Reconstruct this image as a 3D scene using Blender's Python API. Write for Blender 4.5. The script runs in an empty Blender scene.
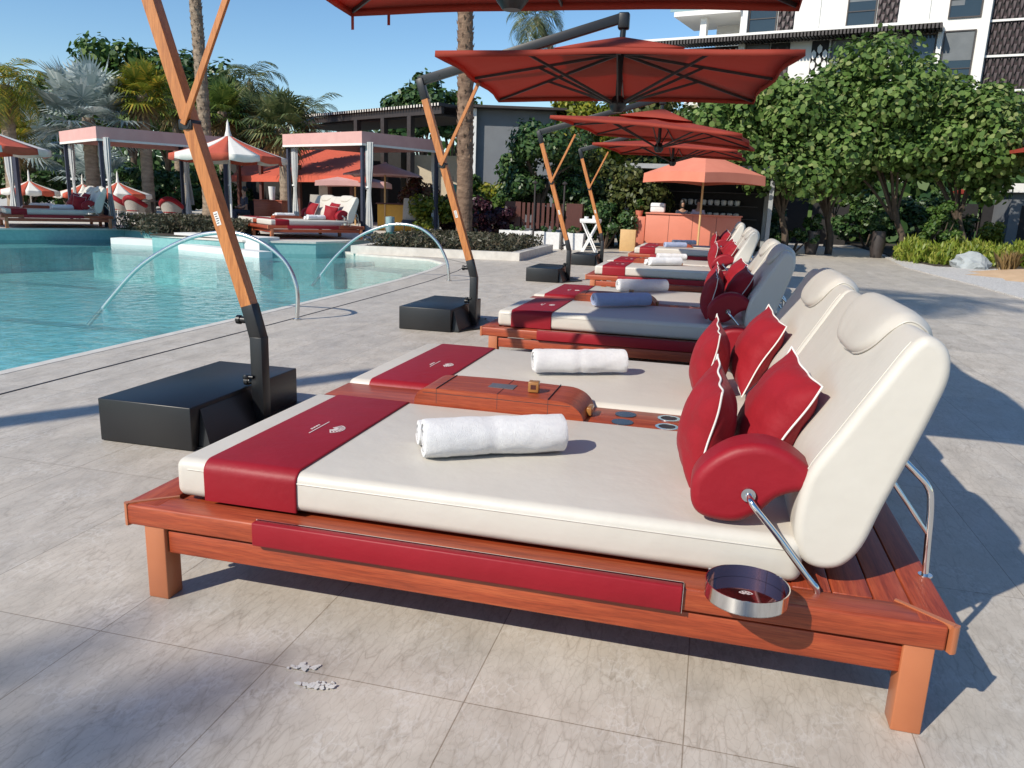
import bpy, bmesh, math, random
import numpy as np
from mathutils import noise as mnoise
from mathutils import Vector, Matrix, Quaternion
R = math.radians
PI = math.pi
rnd = random.Random(7)
C = bpy.data.collections.new('place'); bpy.context.scene.collection.children.link(C)
scn = bpy.context.scene

# ---------------------------------------------------------------- camera (solved from the photograph)
CF, CP, CR, CY = 778.7, .2299, .0379, -.2427
CAM = Vector((2.0231, -2.2645, 1.5))
_F = Vector((math.sin(CY)*math.cos(CP), math.cos(CY)*math.cos(CP), -math.sin(CP)))
_R0 = Vector((math.cos(CY), -math.sin(CY), 0)); _U0 = _R0.cross(_F)
_R = _R0*math.cos(CR)+_U0*math.sin(CR); _U = -_R0*math.sin(CR)+_U0*math.cos(CR)
cd = bpy.data.cameras.new('camera'); cam = bpy.data.objects.new('camera', cd); C.objects.link(cam)
cd.sensor_width = 36; cd.lens = CF/1024*36; cd.clip_end = 2000; cd.clip_start = .05
cam.matrix_world = Matrix(((_R.x, _U.x, -_F.x, CAM.x), (_R.y, _U.y, -_F.y, CAM.y), (_R.z, _U.z, -_F.z, CAM.z), (0, 0, 0, 1)))
scn.camera = cam
def at(px, py, Y=None, Z=None):
    d = _F+_R*((px-512)/CF)-_U*((py-384)/CF)
    t = (Z-CAM.z)/d.z if Z is not None else (Y-CAM.y)/d.y
    return CAM+d*t

# ---------------------------------------------------------------- materials
def newmat(name):
    m = bpy.data.materials.new(name); m.use_nodes = True
    nt = m.node_tree; b = nt.nodes['Principled BSDF']
    return m, nt, b
def nd(nt, t, **k):
    n = nt.nodes.new(t)
    for a, v in k.items(): setattr(n, a, v)
    return n
def ramp(nt, stops):
    r = nd(nt, 'ShaderNodeValToRGB'); e = r.color_ramp.elements
    while len(e) < len(stops): e.new(.5)
    for i, (p, c) in enumerate(stops): e[i].position = p; e[i].color = (*c, 1)
    return r
def coords(nt, scale=(1, 1, 1), kind='Object', loc=(0, 0, 0)):
    tc = nd(nt, 'ShaderNodeTexCoord'); mp = nd(nt, 'ShaderNodeMapping')
    mp.inputs['Scale'].default_value = scale; mp.inputs['Location'].default_value = loc
    nt.links.new(tc.outputs[kind], mp.inputs[0]); return mp.outputs[0]
def noise(nt, co, scale, detail=4, rough=.55, dist=0):
    n = nd(nt, 'ShaderNodeTexNoise'); n.inputs['Scale'].default_value = scale
    n.inputs['Detail'].default_value = detail; n.inputs['Roughness'].default_value = rough
    n.inputs['Distortion'].default_value = dist
    nt.links.new(co, n.inputs['Vector']); return n
def bump(nt, b, h, strength=.3, dist=.01):
    bp = nd(nt, 'ShaderNodeBump'); bp.inputs['Strength'].default_value = strength; bp.inputs['Distance'].default_value = dist
    nt.links.new(h, bp.inputs['Height']); nt.links.new(bp.outputs[0], b.inputs['Normal']); return bp
def simple(name, c1, c2=None, rough=.5, metal=0, scale=8, bmp=0, bscale=60, bdist=.002, coat=0, sheen=0, stretch=(1, 1, 1), spec=.5):
    m, nt, b = newmat(name)
    b.inputs['Roughness'].default_value = rough; b.inputs['Metallic'].default_value = metal
    b.inputs['Specular IOR Level'].default_value = spec
    b.inputs['Coat Weight'].default_value = coat; b.inputs['Sheen Weight'].default_value = sheen
    co = coords(nt, stretch)
    if c2 is None: c2 = tuple(x*.85 for x in c1)
    n = noise(nt, co, scale); r = ramp(nt, [(.3, c2), (.7, c1)])
    nt.links.new(n.outputs[0], r.inputs[0]); nt.links.new(r.outputs[0], b.inputs['Base Color'])
    if bmp:
        n2 = noise(nt, coords(nt), bscale, 3); bump(nt, b, n2.outputs[0], bmp, bdist)
    return m
def leafmat(name, stops, trans=.35, rough=.45, spec=.4):
    m, nt, b = newmat(name)
    g = nd(nt, 'ShaderNodeNewGeometry'); r = ramp(nt, stops)
    nt.links.new(g.outputs['Random Per Island'], r.inputs[0])
    nt.links.new(r.outputs[0], b.inputs['Base Color']); b.inputs['Roughness'].default_value = rough
    b.inputs['Specular IOR Level'].default_value = spec
    tr = nd(nt, 'ShaderNodeBsdfTranslucent'); nt.links.new(r.outputs[0], tr.inputs[0])
    mx = nd(nt, 'ShaderNodeMixShader'); mx.inputs[0].default_value = trans
    out = nt.nodes['Material Output']
    nt.links.new(b.outputs[0], mx.inputs[1]); nt.links.new(tr.outputs[0], mx.inputs[2]); nt.links.new(mx.outputs[0], out.inputs[0])
    return m
def woodmat(name, c1, c2, c3, axis='X', rough=.33, coat=.25, planks=None):
    m, nt, b = newmat(name)
    s = (1, 1, 1)
    st = {'X': (1.2, 22, 22), 'Y': (22, 1.2, 22), 'Z': (22, 22, 1.2)}[axis]
    co = coords(nt, st); n = noise(nt, co, 1.6, 6, .6, .6)
    r = ramp(nt, [(.28, c1), (.5, c2), (.72, c3)]); nt.links.new(n.outputs[0], r.inputs[0])
    st2 = tuple(x*5 for x in st); n2 = noise(nt, coords(nt, st2), 2.2, 3)
    mx = nd(nt, 'ShaderNodeMixRGB', blend_type='MULTIPLY'); mx.inputs[0].default_value = .35
    r2 = ramp(nt, [(.38, (.30, .24, .22)), (.56, (1, 1, 1))]); nt.links.new(n2.outputs[0], r2.inputs[0])
    nt.links.new(r.outputs[0], mx.inputs[1]); nt.links.new(r2.outputs[0], mx.inputs[2])
    nt.links.new(mx.outputs[0], b.inputs['Base Color'])
    b.inputs['Roughness'].default_value = rough; b.inputs['Coat Weight'].default_value = coat; b.inputs['Coat Roughness'].default_value = .25
    bump(nt, b, n2.outputs[0], .12, .001)
    return m
M = {}
M['wood'] = woodmat('red_hardwood', (.20, .030, .010), (.33, .056, .018), (.42, .090, .030), 'X', .42, .04)
M['woody'] = woodmat('red_hardwood_cross', (.18, .028, .012), (.29, .050, .020), (.37, .078, .030), 'Y', .42, .04)
M['trim'] = simple('orange_lacquered_trim', (.43, .145, .06), (.39, .125, .052), .42, scale=5, coat=.15)
M['pole'] = woodmat('oiled_teak', (.37, .125, .03), (.50, .19, .05), (.57, .23, .068), 'Z', .42, .15)
M['leather'] = simple('ivory_vinyl', (.575, .545, .485), (.54, .51, .45), .45, scale=3, bmp=.35, bscale=7, bdist=.012)
M['red'] = simple('crimson_vinyl', (.27, .008, .017), (.235, .007, .014), .5, scale=4, bmp=.35, bscale=14, bdist=.008, spec=.3)
M['redf'] = simple('crimson_cushion_fabric', (.27, .007, .015), (.23, .006, .012), .68, scale=6, bmp=.5, bscale=13, bdist=.014, sheen=.05, spec=.25)
M['piping'] = simple('white_piping', (.8, .78, .74), rough=.6)
M['towel'] = simple('white_terry', (.80, .80, .80), (.72, .72, .73), .95, scale=60, bmp=1, bscale=320, bdist=.006, sheen=.3)
M['toweld'] = simple('blue_terry', (.36, .42, .60), (.32, .38, .55), .95, scale=30, bmp=.9, bscale=230, bdist=.004, sheen=.3)
M['chrome'] = simple('polished_steel', (.72, .72, .71), (.66, .66, .65), .08, 1, scale=3)
M['steel'] = simple('brushed_pool_steel', (.62, .62, .61), (.55, .55, .54), .24, .9)
M['mirror'] = simple('dark_mirror_disc', (.30, .12, .13), (.26, .10, .11), .06, .95)
M['blackm'] = simple('black_powder_coat', (.008, .009, .011), (.006, .0065, .008), .38, scale=3, bmp=.1, bscale=400, bdist=.0006)
M['plate'] = simple('black_sheet_plate', (.012, .013, .015), (.009, .01, .012), .4, scale=3)
M['paper'] = simple('white_sticker', (.75, .75, .72), rough=.5)
M['ink'] = simple('dark_print', (.03, .03, .035), rough=.6)
M['silver'] = simple('pale_thread', (.72, .62, .6), rough=.6)
M['white'] = simple('white_paint', (.78, .78, .76), (.72, .72, .70), .5)
M['coping'] = simple('pale_limestone', (.66, .63, .57), (.54, .51, .46), .6, scale=6, bmp=.2)
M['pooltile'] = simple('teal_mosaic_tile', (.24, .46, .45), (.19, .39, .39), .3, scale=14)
M['dark'] = simple('dark_bronze_metal', (.045, .036, .034), (.03, .024, .023), .5)
M['darkwood'] = simple('dark_red_timber', (.085, .020, .012), (.06, .014, .009), .5, scale=6, stretch=(6, 6, 1))
M['pink'] = simple('salmon_canvas', (.60, .35, .315), (.55, .31, .28), .8, scale=3)
M['curtain'] = simple('ivory_curtain', (.48, .49, .48), (.40, .41, .41), .8, scale=5)
M['stripew'] = simple('white_canvas', (.74, .72, .67), (.68, .66, .6), .8)
M['striper'] = simple('rust_red_canvas', (.52, .095, .05), (.46, .08, .042), .8)
M['terracotta'] = simple('terracotta_panel', (.58, .19, .12), (.53, .17, .105), .6, scale=2)
M['orange'] = simple('coral_canvas', (.66, .22, .14), (.6, .19, .12), .8, scale=2)
M['stucco'] = simple('grey_stucco', (.17, .185, .20), (.15, .16, .175), .85, scale=2, bmp=.2)
M['stuccow'] = simple('white_stucco', (.72, .72, .70), (.66, .66, .64), .8, scale=2)
M['facade'] = simple('white_facade_panel', (.74, .73, .70), (.70, .69, .66), .6, scale=.5)
M['lattice'] = simple('brown_lattice_metal', (.05, .028, .030), (.035, .02, .022), .5, scale=2)
M['glassb'] = simple('tinted_window_glass', (.035, .05, .06), (.025, .04, .05), .1, .15, scale=.3, coat=.3)
M['blind'] = simple('grey_window_blind', (.13, .145, .155), (.10, .115, .125), .6, scale=2)
M['railglass'] = simple('pale_balcony_glass', (.30, .42, .44), (.26, .38, .4), .08, .1)
M['trunk'] = simple('grey_palm_bark', (.33, .26, .19), (.16, .115, .08), .9, scale=3, bmp=.8, bscale=9, bdist=.05, stretch=(1, 1, 3))
M['trunkr'] = simple('russet_palm_bark', (.25, .165, .11), (.11, .065, .042), .9, scale=3, bmp=.8, bscale=9, bdist=.05, stretch=(1, 1, 3))
M['bark'] = simple('tree_bark', (.11, .08, .055), (.055, .04, .03), .9, scale=5, bmp=.6, bscale=14, bdist=.03, stretch=(2, 2, .6))
M['soil'] = simple('dark_soil', (.06, .045, .03), (.035, .028, .02), .95, scale=4, bmp=.8, bscale=8, bdist=.05)
M['gravel'] = simple('white_pebbles', (.72, .70, .66), (.45, .43, .40), .8, scale=22, bmp=1, bscale=24, bdist=.05)
M['sand'] = simple('ochre_sand', (.60, .42, .26), (.50, .34, .20), .9, scale=3, bmp=.4, bscale=20, bdist=.03)
M['rock'] = simple('pale_grey_rock', (.40, .43, .43), (.26, .29, .30), .8, scale=2, bmp=.7, bscale=5, bdist=.06)
M['skin'] = simple('skin', (.42, .24, .16), rough=.5)
M['hair'] = simple('dark_hair', (.012, .01, .009), rough=.5)
M['lav'] = simple('pale_lilac_cloth', (.55, .5, .62), rough=.8)
M['navy'] = simple('dark_navy_cloth', (.03, .035, .06), rough=.8)
M['rattan'] = simple('grey_rattan', (.42, .39, .35), (.28, .26, .23), .7, scale=40, bmp=.5, bscale=60, bdist=.01)
M['yellow'] = simple('yellow_lacquer', (.65, .33, .03), rough=.5)
M['tan'] = simple('tan_board', (.58, .37, .16), (.52, .32, .14), .6)
M['grsteel'] = simple('grey_steel', (.34, .35, .35), (.28, .29, .29), .45)
M['green'] = simple('sea_green_glaze', (.05, .26, .21), (.04, .2, .17), .35)
M['ceramic'] = simple('white_ceramic', (.75, .75, .74), rough=.25)
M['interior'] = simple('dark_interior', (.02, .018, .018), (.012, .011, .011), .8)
M['cube'] = simple('walnut_and_brass', (.36, .17, .045), (.28, .12, .03), .35, coat=.3)
M['inlay'] = simple('grey_steel_inlay', (.23, .21, .21), (.19, .17, .17), .3, .6)
M['coaster'] = simple('blue_grey_glass_disc', (.035, .045, .055), (.03, .04, .048), .15, .1)
L_ = leafmat
M['lf_grape'] = L_('sea_grape_leaves', [(0, (0.051, 0.104, 0.023)), (0.45, (0.094, 0.167, 0.035)), (0.85, (0.174, 0.254, 0.072)), (1, (0.261, 0.29, 0.116))], .25, .55, .25)
M['lf_dark'] = L_('dark_glossy_leaves', [(0, (0.019, 0.051, 0.016)), (0.6, (0.045, 0.099, 0.026)), (1, (0.104, 0.16, 0.048))], .2, .4)
M['lf_mid'] = L_('mid_green_leaves', [(0, (0.032, 0.08, 0.016)), (0.6, (0.072, 0.144, 0.026)), (1, (0.144, 0.208, 0.048))], .3)
M['lf_olive'] = L_('olive_leaves', [(0, (0.043, 0.058, 0.017)), (0.6, (0.087, 0.109, 0.029)), (1, (0.174, 0.174, 0.051))], .3)
M['lf_yellow'] = L_('yellow_green_leaves', [(0, (0.092, 0.138, 0.014)), (0.6, (0.196, 0.23, 0.023)), (1, (0.368, 0.322, 0.034))], .35)
M['lf_purple'] = L_('purple_leaves', [(0, (.018, .006, .012)), (.6, (.045, .012, .024)), (1, (.09, .03, .035))], .2)
M['lf_red'] = L_('russet_leaves', [(0, (.05, .015, .01)), (.5, (.12, .03, .02)), (1, (.10, .09, .03))], .25)
M['lf_silver'] = L_('silver_palm_fronds', [(0, (0.24, 0.312, 0.3)), (0.6, (0.408, 0.48, 0.468)), (1, (0.672, 0.72, 0.696))], .2, .5)
M['lf_palm'] = L_('green_palm_fronds', [(0, (0.054, 0.099, 0.022)), (0.6, (0.117, 0.18, 0.036)), (1, (0.234, 0.27, 0.054))], .3)
M['lf_palmy'] = L_('yellowing_palm_fronds', [(0, (0.096, 0.136, 0.019)), (0.6, (0.208, 0.24, 0.029)), (1, (0.512, 0.352, 0.048))], .35)
M['lf_palmd'] = L_('dull_palm_fronds', [(0, (0.051, 0.076, 0.031)), (0.6, (0.102, 0.136, 0.051)), (1, (0.238, 0.238, 0.102))], .25)
M['lf_dry'] = L_('dry_palm_fronds', [(0, (.20, .13, .06)), (1, (.34, .24, .10))], .2)
M['lf_grass'] = L_('bright_grass_blades', [(0, (.13, .20, .025)), (.6, (.25, .32, .04)), (1, (.42, .42, .09))], .4)
M['lf_cover'] = L_('grey_green_ground_cover', [(0, (0.039, 0.046, 0.026)), (0.6, (0.078, 0.078, 0.046)), (1, (0.13, 0.098, 0.065))], .2)

def canopymat():
    m, nt, b = newmat('brick_red_canvas')
    n = noise(nt, coords(nt), 1.3, 5); r = ramp(nt, [(.3, (.38, .056, .034)), (.7, (.45, .074, .044))])
    nt.links.new(n.outputs[0], r.inputs[0]); nt.links.new(r.outputs[0], b.inputs['Base Color']); b.inputs['Roughness'].default_value = .8
    bump(nt, b, noise(nt, coords(nt), 3, 2).outputs[0], .3, .03)
    tr = nd(nt, 'ShaderNodeBsdfTranslucent'); tr.inputs[0].default_value = (.62, .085, .05, 1)
    mx = nd(nt, 'ShaderNodeMixShader'); mx.inputs[0].default_value = .42
    nt.links.new(b.outputs[0], mx.inputs[1]); nt.links.new(tr.outputs[0], mx.inputs[2])
    nt.links.new(mx.outputs[0], nt.nodes['Material Output'].inputs[0]); return m
M['canopy'] = canopymat()

def deckmat():
    m, nt, b = newmat('grey_marble_paving')
    tc = nd(nt, 'ShaderNodeTexCoord')
    # wavy dark veins running along Y
    def vor(sc, ys, wamp, wsc, stops):
        mp = nd(nt, 'ShaderNodeMapping'); mp.inputs['Scale'].default_value = (1, ys, 1); nt.links.new(tc.outputs['Object'], mp.inputs[0])
        wob = noise(nt, mp.outputs[0], wsc, 3, .6)
        add = nd(nt, 'ShaderNodeMixRGB', blend_type='ADD'); add.inputs[0].default_value = wamp
        nt.links.new(mp.outputs[0], add.inputs[1]); nt.links.new(wob.outputs['Color'], add.inputs[2])
        vo = nd(nt, 'ShaderNodeTexVoronoi', feature='DISTANCE_TO_EDGE'); vo.inputs['Scale'].default_value = sc
        nt.links.new(add.outputs[0], vo.inputs['Vector']); r = ramp(nt, stops); nt.links.new(vo.outputs[0], r.inputs[0]); return r
    rv = vor(19, .24, .10, 9, [(0, (.50, .46, .42)), (.03, (.80, .78, .76)), (.09, (1, 1, 1))])
    rv2 = vor(46, .34, .05, 16, [(0, (.74, .72, .70)), (.05, (1, 1, 1)), (.2, (1, 1, 1))])
    rf = vor(30, .6, .05, 26, [(0, (1, 1, 1)), (.05, (.5, .5, .5)), (.14, (0, 0, 0))])
    mpb = nd(nt, 'ShaderNodeMapping'); mpb.inputs['Scale'].default_value = (1, .5, 1); nt.links.new(tc.outputs['Object'], mpb.inputs[0])
    big = noise(nt, mpb.outputs[0], 5.0, 9, .72, .5)
    rb = ramp(nt, [(.3, (.425, .385, .325)), (.5, (.515, .47, .402)), (.7, (.60, .552, .478))]); nt.links.new(big.outputs[0], rb.inputs[0])
    patch = noise(nt, tc.outputs['Object'], 4.5, 3); rp = ramp(nt, [(.47, (0, 0, 0)), (.62, (1, 1, 1))]); nt.links.new(patch.outputs[0], rp.inputs[0])
    pm = nd(nt, 'ShaderNodeMath', operation='MULTIPLY'); nt.links.new(rf.outputs[0], pm.inputs[0]); nt.links.new(rp.outputs[0], pm.inputs[1])
    pm2 = nd(nt, 'ShaderNodeMath', operation='MULTIPLY'); nt.links.new(pm.outputs[0], pm2.inputs[0]); pm2.inputs[1].default_value = .42
    n5 = noise(nt, tc.outputs['Object'], 3.1, 3); r5 = ramp(nt, [(.35, (.06, .06, .06)), (.65, (.50, .50, .50))]); nt.links.new(n5.outputs[0], r5.inputs[0])
    mul0 = nd(nt, 'ShaderNodeMixRGB', blend_type='MULTIPLY'); mul0.inputs[0].default_value = .55
    nt.links.new(rb.outputs[0], mul0.inputs[1]); nt.links.new(rv2.outputs[0], mul0.inputs[2])
    mul = nd(nt, 'ShaderNodeMixRGB', blend_type='MULTIPLY'); nt.links.new(r5.outputs[0], mul.inputs[0])
    nt.links.new(mul0.outputs[0], mul.inputs[1]); nt.links.new(rv.outputs[0], mul.inputs[2])
    scr = nd(nt, 'ShaderNodeMixRGB'); nt.links.new(pm2.outputs[0], scr.inputs[0]); nt.links.new(mul.outputs[0], scr.inputs[1]); scr.inputs[2].default_value = (.68, .66, .62, 1)
    # tile tone + joints
    bt = nd(nt, 'ShaderNodeTexBrick'); bt.offset = 0; bt.inputs['Scale'].default_value = 1
    bt.inputs['Brick Width'].default_value = .66; bt.inputs['Row Height'].default_value = 1.32; bt.inputs['Mortar Size'].default_value = .0022
    bt.inputs['Mortar Smooth'].default_value = .1
    bt.inputs['Color1'].default_value = (.93, .93, .94, 1); bt.inputs['Color2'].default_value = (1.05, 1.04, 1.03, 1); bt.inputs['Mortar'].default_value = (.56, .52, .48, 1)
    mp3 = nd(nt, 'ShaderNodeMapping'); mp3.inputs['Location'].default_value = (-.09+66, .25+132, 0); nt.links.new(tc.outputs['Object'], mp3.inputs[0])
    nt.links.new(mp3.outputs[0], bt.inputs['Vector'])
    m2 = nd(nt, 'ShaderNodeMixRGB', blend_type='MULTIPLY'); m2.inputs[0].default_value = 1
    nt.links.new(scr.outputs[0], m2.inputs[1]); nt.links.new(bt.outputs['Color'], m2.inputs[2])
    st = noise(nt, tc.outputs['Object'], .9, 5, .6); rs = ramp(nt, [(.3, (.88, .88, .88)), (.6, (1, 1, 1))]); nt.links.new(st.outputs[0], rs.inputs[0])
    m3 = nd(nt, 'ShaderNodeMixRGB', blend_type='MULTIPLY'); m3.inputs[0].default_value = .8
    nt.links.new(m2.outputs[0], m3.inputs[1]); nt.links.new(rs.outputs[0], m3.inputs[2])
    nt.links.new(m3.outputs[0], b.inputs['Base Color'])
    rr = ramp(nt, [(.3, (.42, .42, .42)), (.7, (.6, .6, .6))]); nt.links.new(big.outputs[0], rr.inputs[0]); nt.links.new(rr.outputs[0], b.inputs['Roughness'])
    bump(nt, b, m3.outputs[0], .15, .003)
    return m
M['deck'] = deckmat()
def watermat():
    m, nt, b = newmat('pool_water')
    co = coords(nt, (1, 1, 1)); n = noise(nt, co, 5.5, 4, .6, .8); n2 = noise(nt, coords(nt, (1, .5, 1)), 1.1, 2)
    ad = nd(nt, 'ShaderNodeMath', operation='ADD'); nt.links.new(n.outputs[0], ad.inputs[0]); nt.links.new(n2.outputs[0], ad.inputs[1])
    bp = nd(nt, 'ShaderNodeBump'); bp.inputs['Strength'].default_value = .5; bp.inputs['Distance'].default_value = .035
    nt.links.new(ad.outputs[0], bp.inputs['Height'])
    gl = nd(nt, 'ShaderNodeBsdfGlossy'); gl.inputs['Roughness'].default_value = .04; nt.links.new(bp.outputs[0], gl.inputs['Normal'])
    tr = nd(nt, 'ShaderNodeBsdfTransparent'); tr.inputs[0].default_value = (.70, .93, .95, 1)
    ge = nd(nt, 'ShaderNodeNewGeometry'); dt = nd(nt, 'ShaderNodeVectorMath', operation='DOT_PRODUCT'); nt.links.new(bp.outputs[0], dt.inputs[0]); nt.links.new(ge.outputs['Incoming'], dt.inputs[1])
    ab = nd(nt, 'ShaderNodeMath', operation='ABSOLUTE'); nt.links.new(dt.outputs['Value'], ab.inputs[0])
    om = nd(nt, 'ShaderNodeMath', operation='SUBTRACT'); om.inputs[0].default_value = 1; nt.links.new(ab.outputs[0], om.inputs[1]); om.use_clamp = True
    pw = nd(nt, 'ShaderNodeMath', operation='POWER'); nt.links.new(om.outputs[0], pw.inputs[0]); pw.inputs[1].default_value = 5
    fr = nd(nt, 'ShaderNodeMath', operation='MULTIPLY_ADD'); nt.links.new(pw.outputs[0], fr.inputs[0]); fr.inputs[1].default_value = .95; fr.inputs[2].default_value = .035
    mx = nd(nt, 'ShaderNodeMixShader'); nt.links.new(fr.outputs[0], mx.inputs[0]); nt.links.new(tr.outputs[0], mx.inputs[1]); nt.links.new(gl.outputs[0], mx.inputs[2])
    nt.links.new(mx.outputs[0], nt.nodes['Material Output'].inputs[0]); return m
M['water'] = watermat()
def basinmat():
    m, nt, b = newmat('turquoise_pool_tiles')
    n = noise(nt, coords(nt), 3.2, 5, .7, 1.2); r = ramp(nt, [(.3, (.20, .50, .50)), (.5, (.32, .63, .62)), (.68, (.58, .80, .76))])
    nt.links.new(n.outputs[0], r.inputs[0])
    bt = nd(nt, 'ShaderNodeTexBrick'); bt.offset = 0; bt.inputs['Scale'].default_value = 1; bt.inputs['Brick Width'].default_value = .3; bt.inputs['Row Height'].default_value = .3
    bt.inputs['Mortar Size'].default_value = .006; bt.inputs['Color1'].default_value = (.9, .9, .9, 1); bt.inputs['Color2'].default_value = (1, 1, 1, 1); bt.inputs['Mortar'].default_value = (.7, .7, .7, 1)
    nt.links.new(coords(nt), bt.inputs['Vector'])
    mm = nd(nt, 'ShaderNodeMixRGB', blend_type='MULTIPLY'); mm.inputs[0].default_value = 1
    nt.links.new(r.outputs[0], mm.inputs[1]); nt.links.new(bt.outputs[0], mm.inputs[2]); nt.links.new(mm.outputs[0], b.inputs['Base Color'])
    b.inputs['Roughness'].default_value = .5; return m
M['basin'] = basinmat()

# ---------------------------------------------------------------- mesh helpers
class MB:
    def __init__(s): s.v = []; s.f = []; s.sm = []
    def add(s, vs, fs, smooth=False):
        o = len(s.v); s.v += [tuple(v) for v in vs]; s.f += [tuple(i+o for i in f) for f in fs]; s.sm += [smooth]*len(fs); return s
    def box(s, a, b, r=0, seg=2, M_=None, smooth=None):
        bm = bmesh.new(); bmesh.ops.create_cube(bm, size=1)
        a = Vector(a); b = Vector(b)
        for v in bm.verts: v.co = Vector((a[i]+(b[i]-a[i])*(v.co[i]+.5) for i in range(3)))
        if r: bmesh.ops.bevel(bm, geom=bm.edges[:], offset=r, segments=seg, affect='EDGES', profile=.5)
        if M_ is not None: bm.transform(M_)
        bm.verts.ensure_lookup_table()
        s.add([v.co for v in bm.verts], [[v.index for v in f.verts] for f in bm.faces], bool(r) if smooth is None else smooth)
        bm.free(); return s
    def tube(s, pts, r, n=12, cap=True, flat=1.0):
        pts = [Vector(p) for p in pts]; rs = r if isinstance(r, (list, tuple)) else [r]*len(pts)
        rings = []; nrm = None
        for i, p in enumerate(pts):
            t = (pts[min(i+1, len(pts)-1)]-pts[max(i-1, 0)]).normalized()
            if nrm is None: nrm = (Vector((0, 0, 1)) if abs(t.z) < .9 else Vector((1, 0, 0))).cross(t).normalized()
            nrm = (nrm-t*nrm.dot(t)).normalized(); bn = t.cross(nrm)
            rings.append([p+nrm*math.cos(2*PI*k/n)*rs[i]+bn*math.sin(2*PI*k/n)*rs[i]*flat for k in range(n)])
        vs = [v for r_ in rings for v in r_]
        fs = [(i*n+k, i*n+(k+1) % n, (i+1)*n+(k+1) % n, (i+1)*n+k) for i in range(len(pts)-1) for k in range(n)]
        if cap: fs += [tuple(range(n))[::-1], tuple((len(pts)-1)*n+k for k in range(n))]
        return s.add(vs, fs, True)
    def beam(s, a, b, w, h, up=(0, 1, 0), r=.004, w2=None):
        a = Vector(a); b = Vector(b); d = b-a; z = d.normalized(); y = Vector(up); y = (y-z*y.dot(z)).normalized(); x = y.cross(z)
        m = Matrix(((x.x, y.x, z.x, a.x), (x.y, y.y, z.y, a.y), (x.z, y.z, z.z, a.z), (0, 0, 0, 1)))
        return s.box((-w/2, -h/2, 0), (w/2, h/2, d.length), r, 2, m, False)
    def loft(s, rings, close=True, cap=True, smooth=True):
        n = len(rings[0]); vs = [v for r_ in rings for v in r_]; fs = []
        for i in range(len(rings)-1):
            for k in range(n if close else n-1): fs.append((i*n+k, i*n+(k+1) % n, (i+1)*n+(k+1) % n, (i+1)*n+k))
        nc = 0
        if cap and close: fs += [tuple(range(n))[::-1], tuple((len(rings)-1)*n+k for k in range(n))]; nc = 2
        s.add(vs, fs, smooth)
        for k in range(nc): s.sm[-1-k] = False
        return s
    def lathe(s, prof, n=24, c=(0, 0, 0), cap=True):
        return s.loft([[(c[0]+r*math.cos(2*PI*k/n), c[1]+r*math.sin(2*PI*k/n), c[2]+z) for k in range(n)] for r, z in prof], True, cap)
    def poly(s, pts, z0, z1):
        n = len(pts); vs = [(x, y, z0) for x, y in pts]+[(x, y, z1) for x, y in pts]
        fs = [tuple(range(n))[::-1], tuple(range(n, 2*n))]+[(k, (k+1) % n, n+(k+1) % n, n+k) for k in range(n)]
        return s.add(vs, fs)
    def build(s, name, mat, parent=None, fix=True, sharp=48):
        me = bpy.data.meshes.new(name); me.from_pydata(s.v, [], s.f)
        me.polygons.foreach_set('use_smooth', s.sm)
        if fix:
            bm = bmesh.new(); bm.from_mesh(me); bmesh.ops.recalc_face_normals(bm, faces=bm.faces); bm.to_mesh(me); bm.free()
        mats = mat if isinstance(mat, (list, tuple)) else [mat]
        for m in mats: me.materials.append(m)
        if any(s.sm): me.set_sharp_from_angle(angle=R(sharp))
        o = bpy.data.objects.new(name, me); C.objects.link(o)
        if parent: o.parent = parent
        return o
def autosmooth(o, ang=35):
    me = o.data; me.polygons.foreach_set('use_smooth', [True]*len(me.polygons))
    me.set_sharp_from_angle(angle=R(ang)); return o
def tag(o, label=None, cat=None, group=None, kind=None):
    if label: o['label'] = label
    if cat: o['category'] = cat
    if group: o['group'] = group
    if kind: o['kind'] = kind
    return o
def thing(name, label, cat, loc=(0, 0, 0), rz=0, group=None):
    o = bpy.data.objects.new(name, None); C.objects.link(o); o.location = loc; o.rotation_euler = (0, 0, rz)
    o.empty_display_size = .1
    return tag(o, label, cat, group)
def dup(o, loc=None, rz=None, label=None, parent=None, group=None):
    c = o.copy(); C.objects.link(c)
    if parent: c.parent = parent
    if loc is not None: c.location = loc
    if rz is not None: c.rotation_euler = (0, 0, rz)
    if label: c['label'] = label
    if group: c['group'] = group
    for ch in list(o.children): dup(ch, parent=c)
    return c
def struct(o): return tag(o, kind='structure')

# ---------------------------------------------------------------- the daybed
ZT, ZB, LX, WY = .362, .284, 2.806, 2.95
SUNK = .0
def spline(pts, n=8, closed=True):
    P = [Vector(p) for p in pts]; out = []; m = len(P)
    for i in range(m if closed else m-1):
        a, b, c, d = P[(i-1) % m], P[i], P[(i+1) % m], P[(i+2) % m]
        if not closed: a = P[max(i-1, 0)]; d = P[min(i+2, m-1)]
        for k in range(n):
            t = k/n
            out.append(.5*((2*b)+(c-a)*t+(2*a-5*b+4*c-d)*t*t+(-a+3*b-3*c+d)*t**3))
    if not closed: out.append(P[-1])
    return out
def inset2d(pts, d):
    m = len(pts); out = []
    ar = sum(pts[i][0]*pts[(i+1) % m][1]-pts[(i+1) % m][0]*pts[i][1] for i in range(m))
    sg = 1 if ar > 0 else -1
    for i in range(m):
        t = (pts[(i+1) % m]-pts[i-1]).normalized(); out.append(pts[i]+Vector((-t.y, t.x))*d*sg)
    return out
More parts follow.
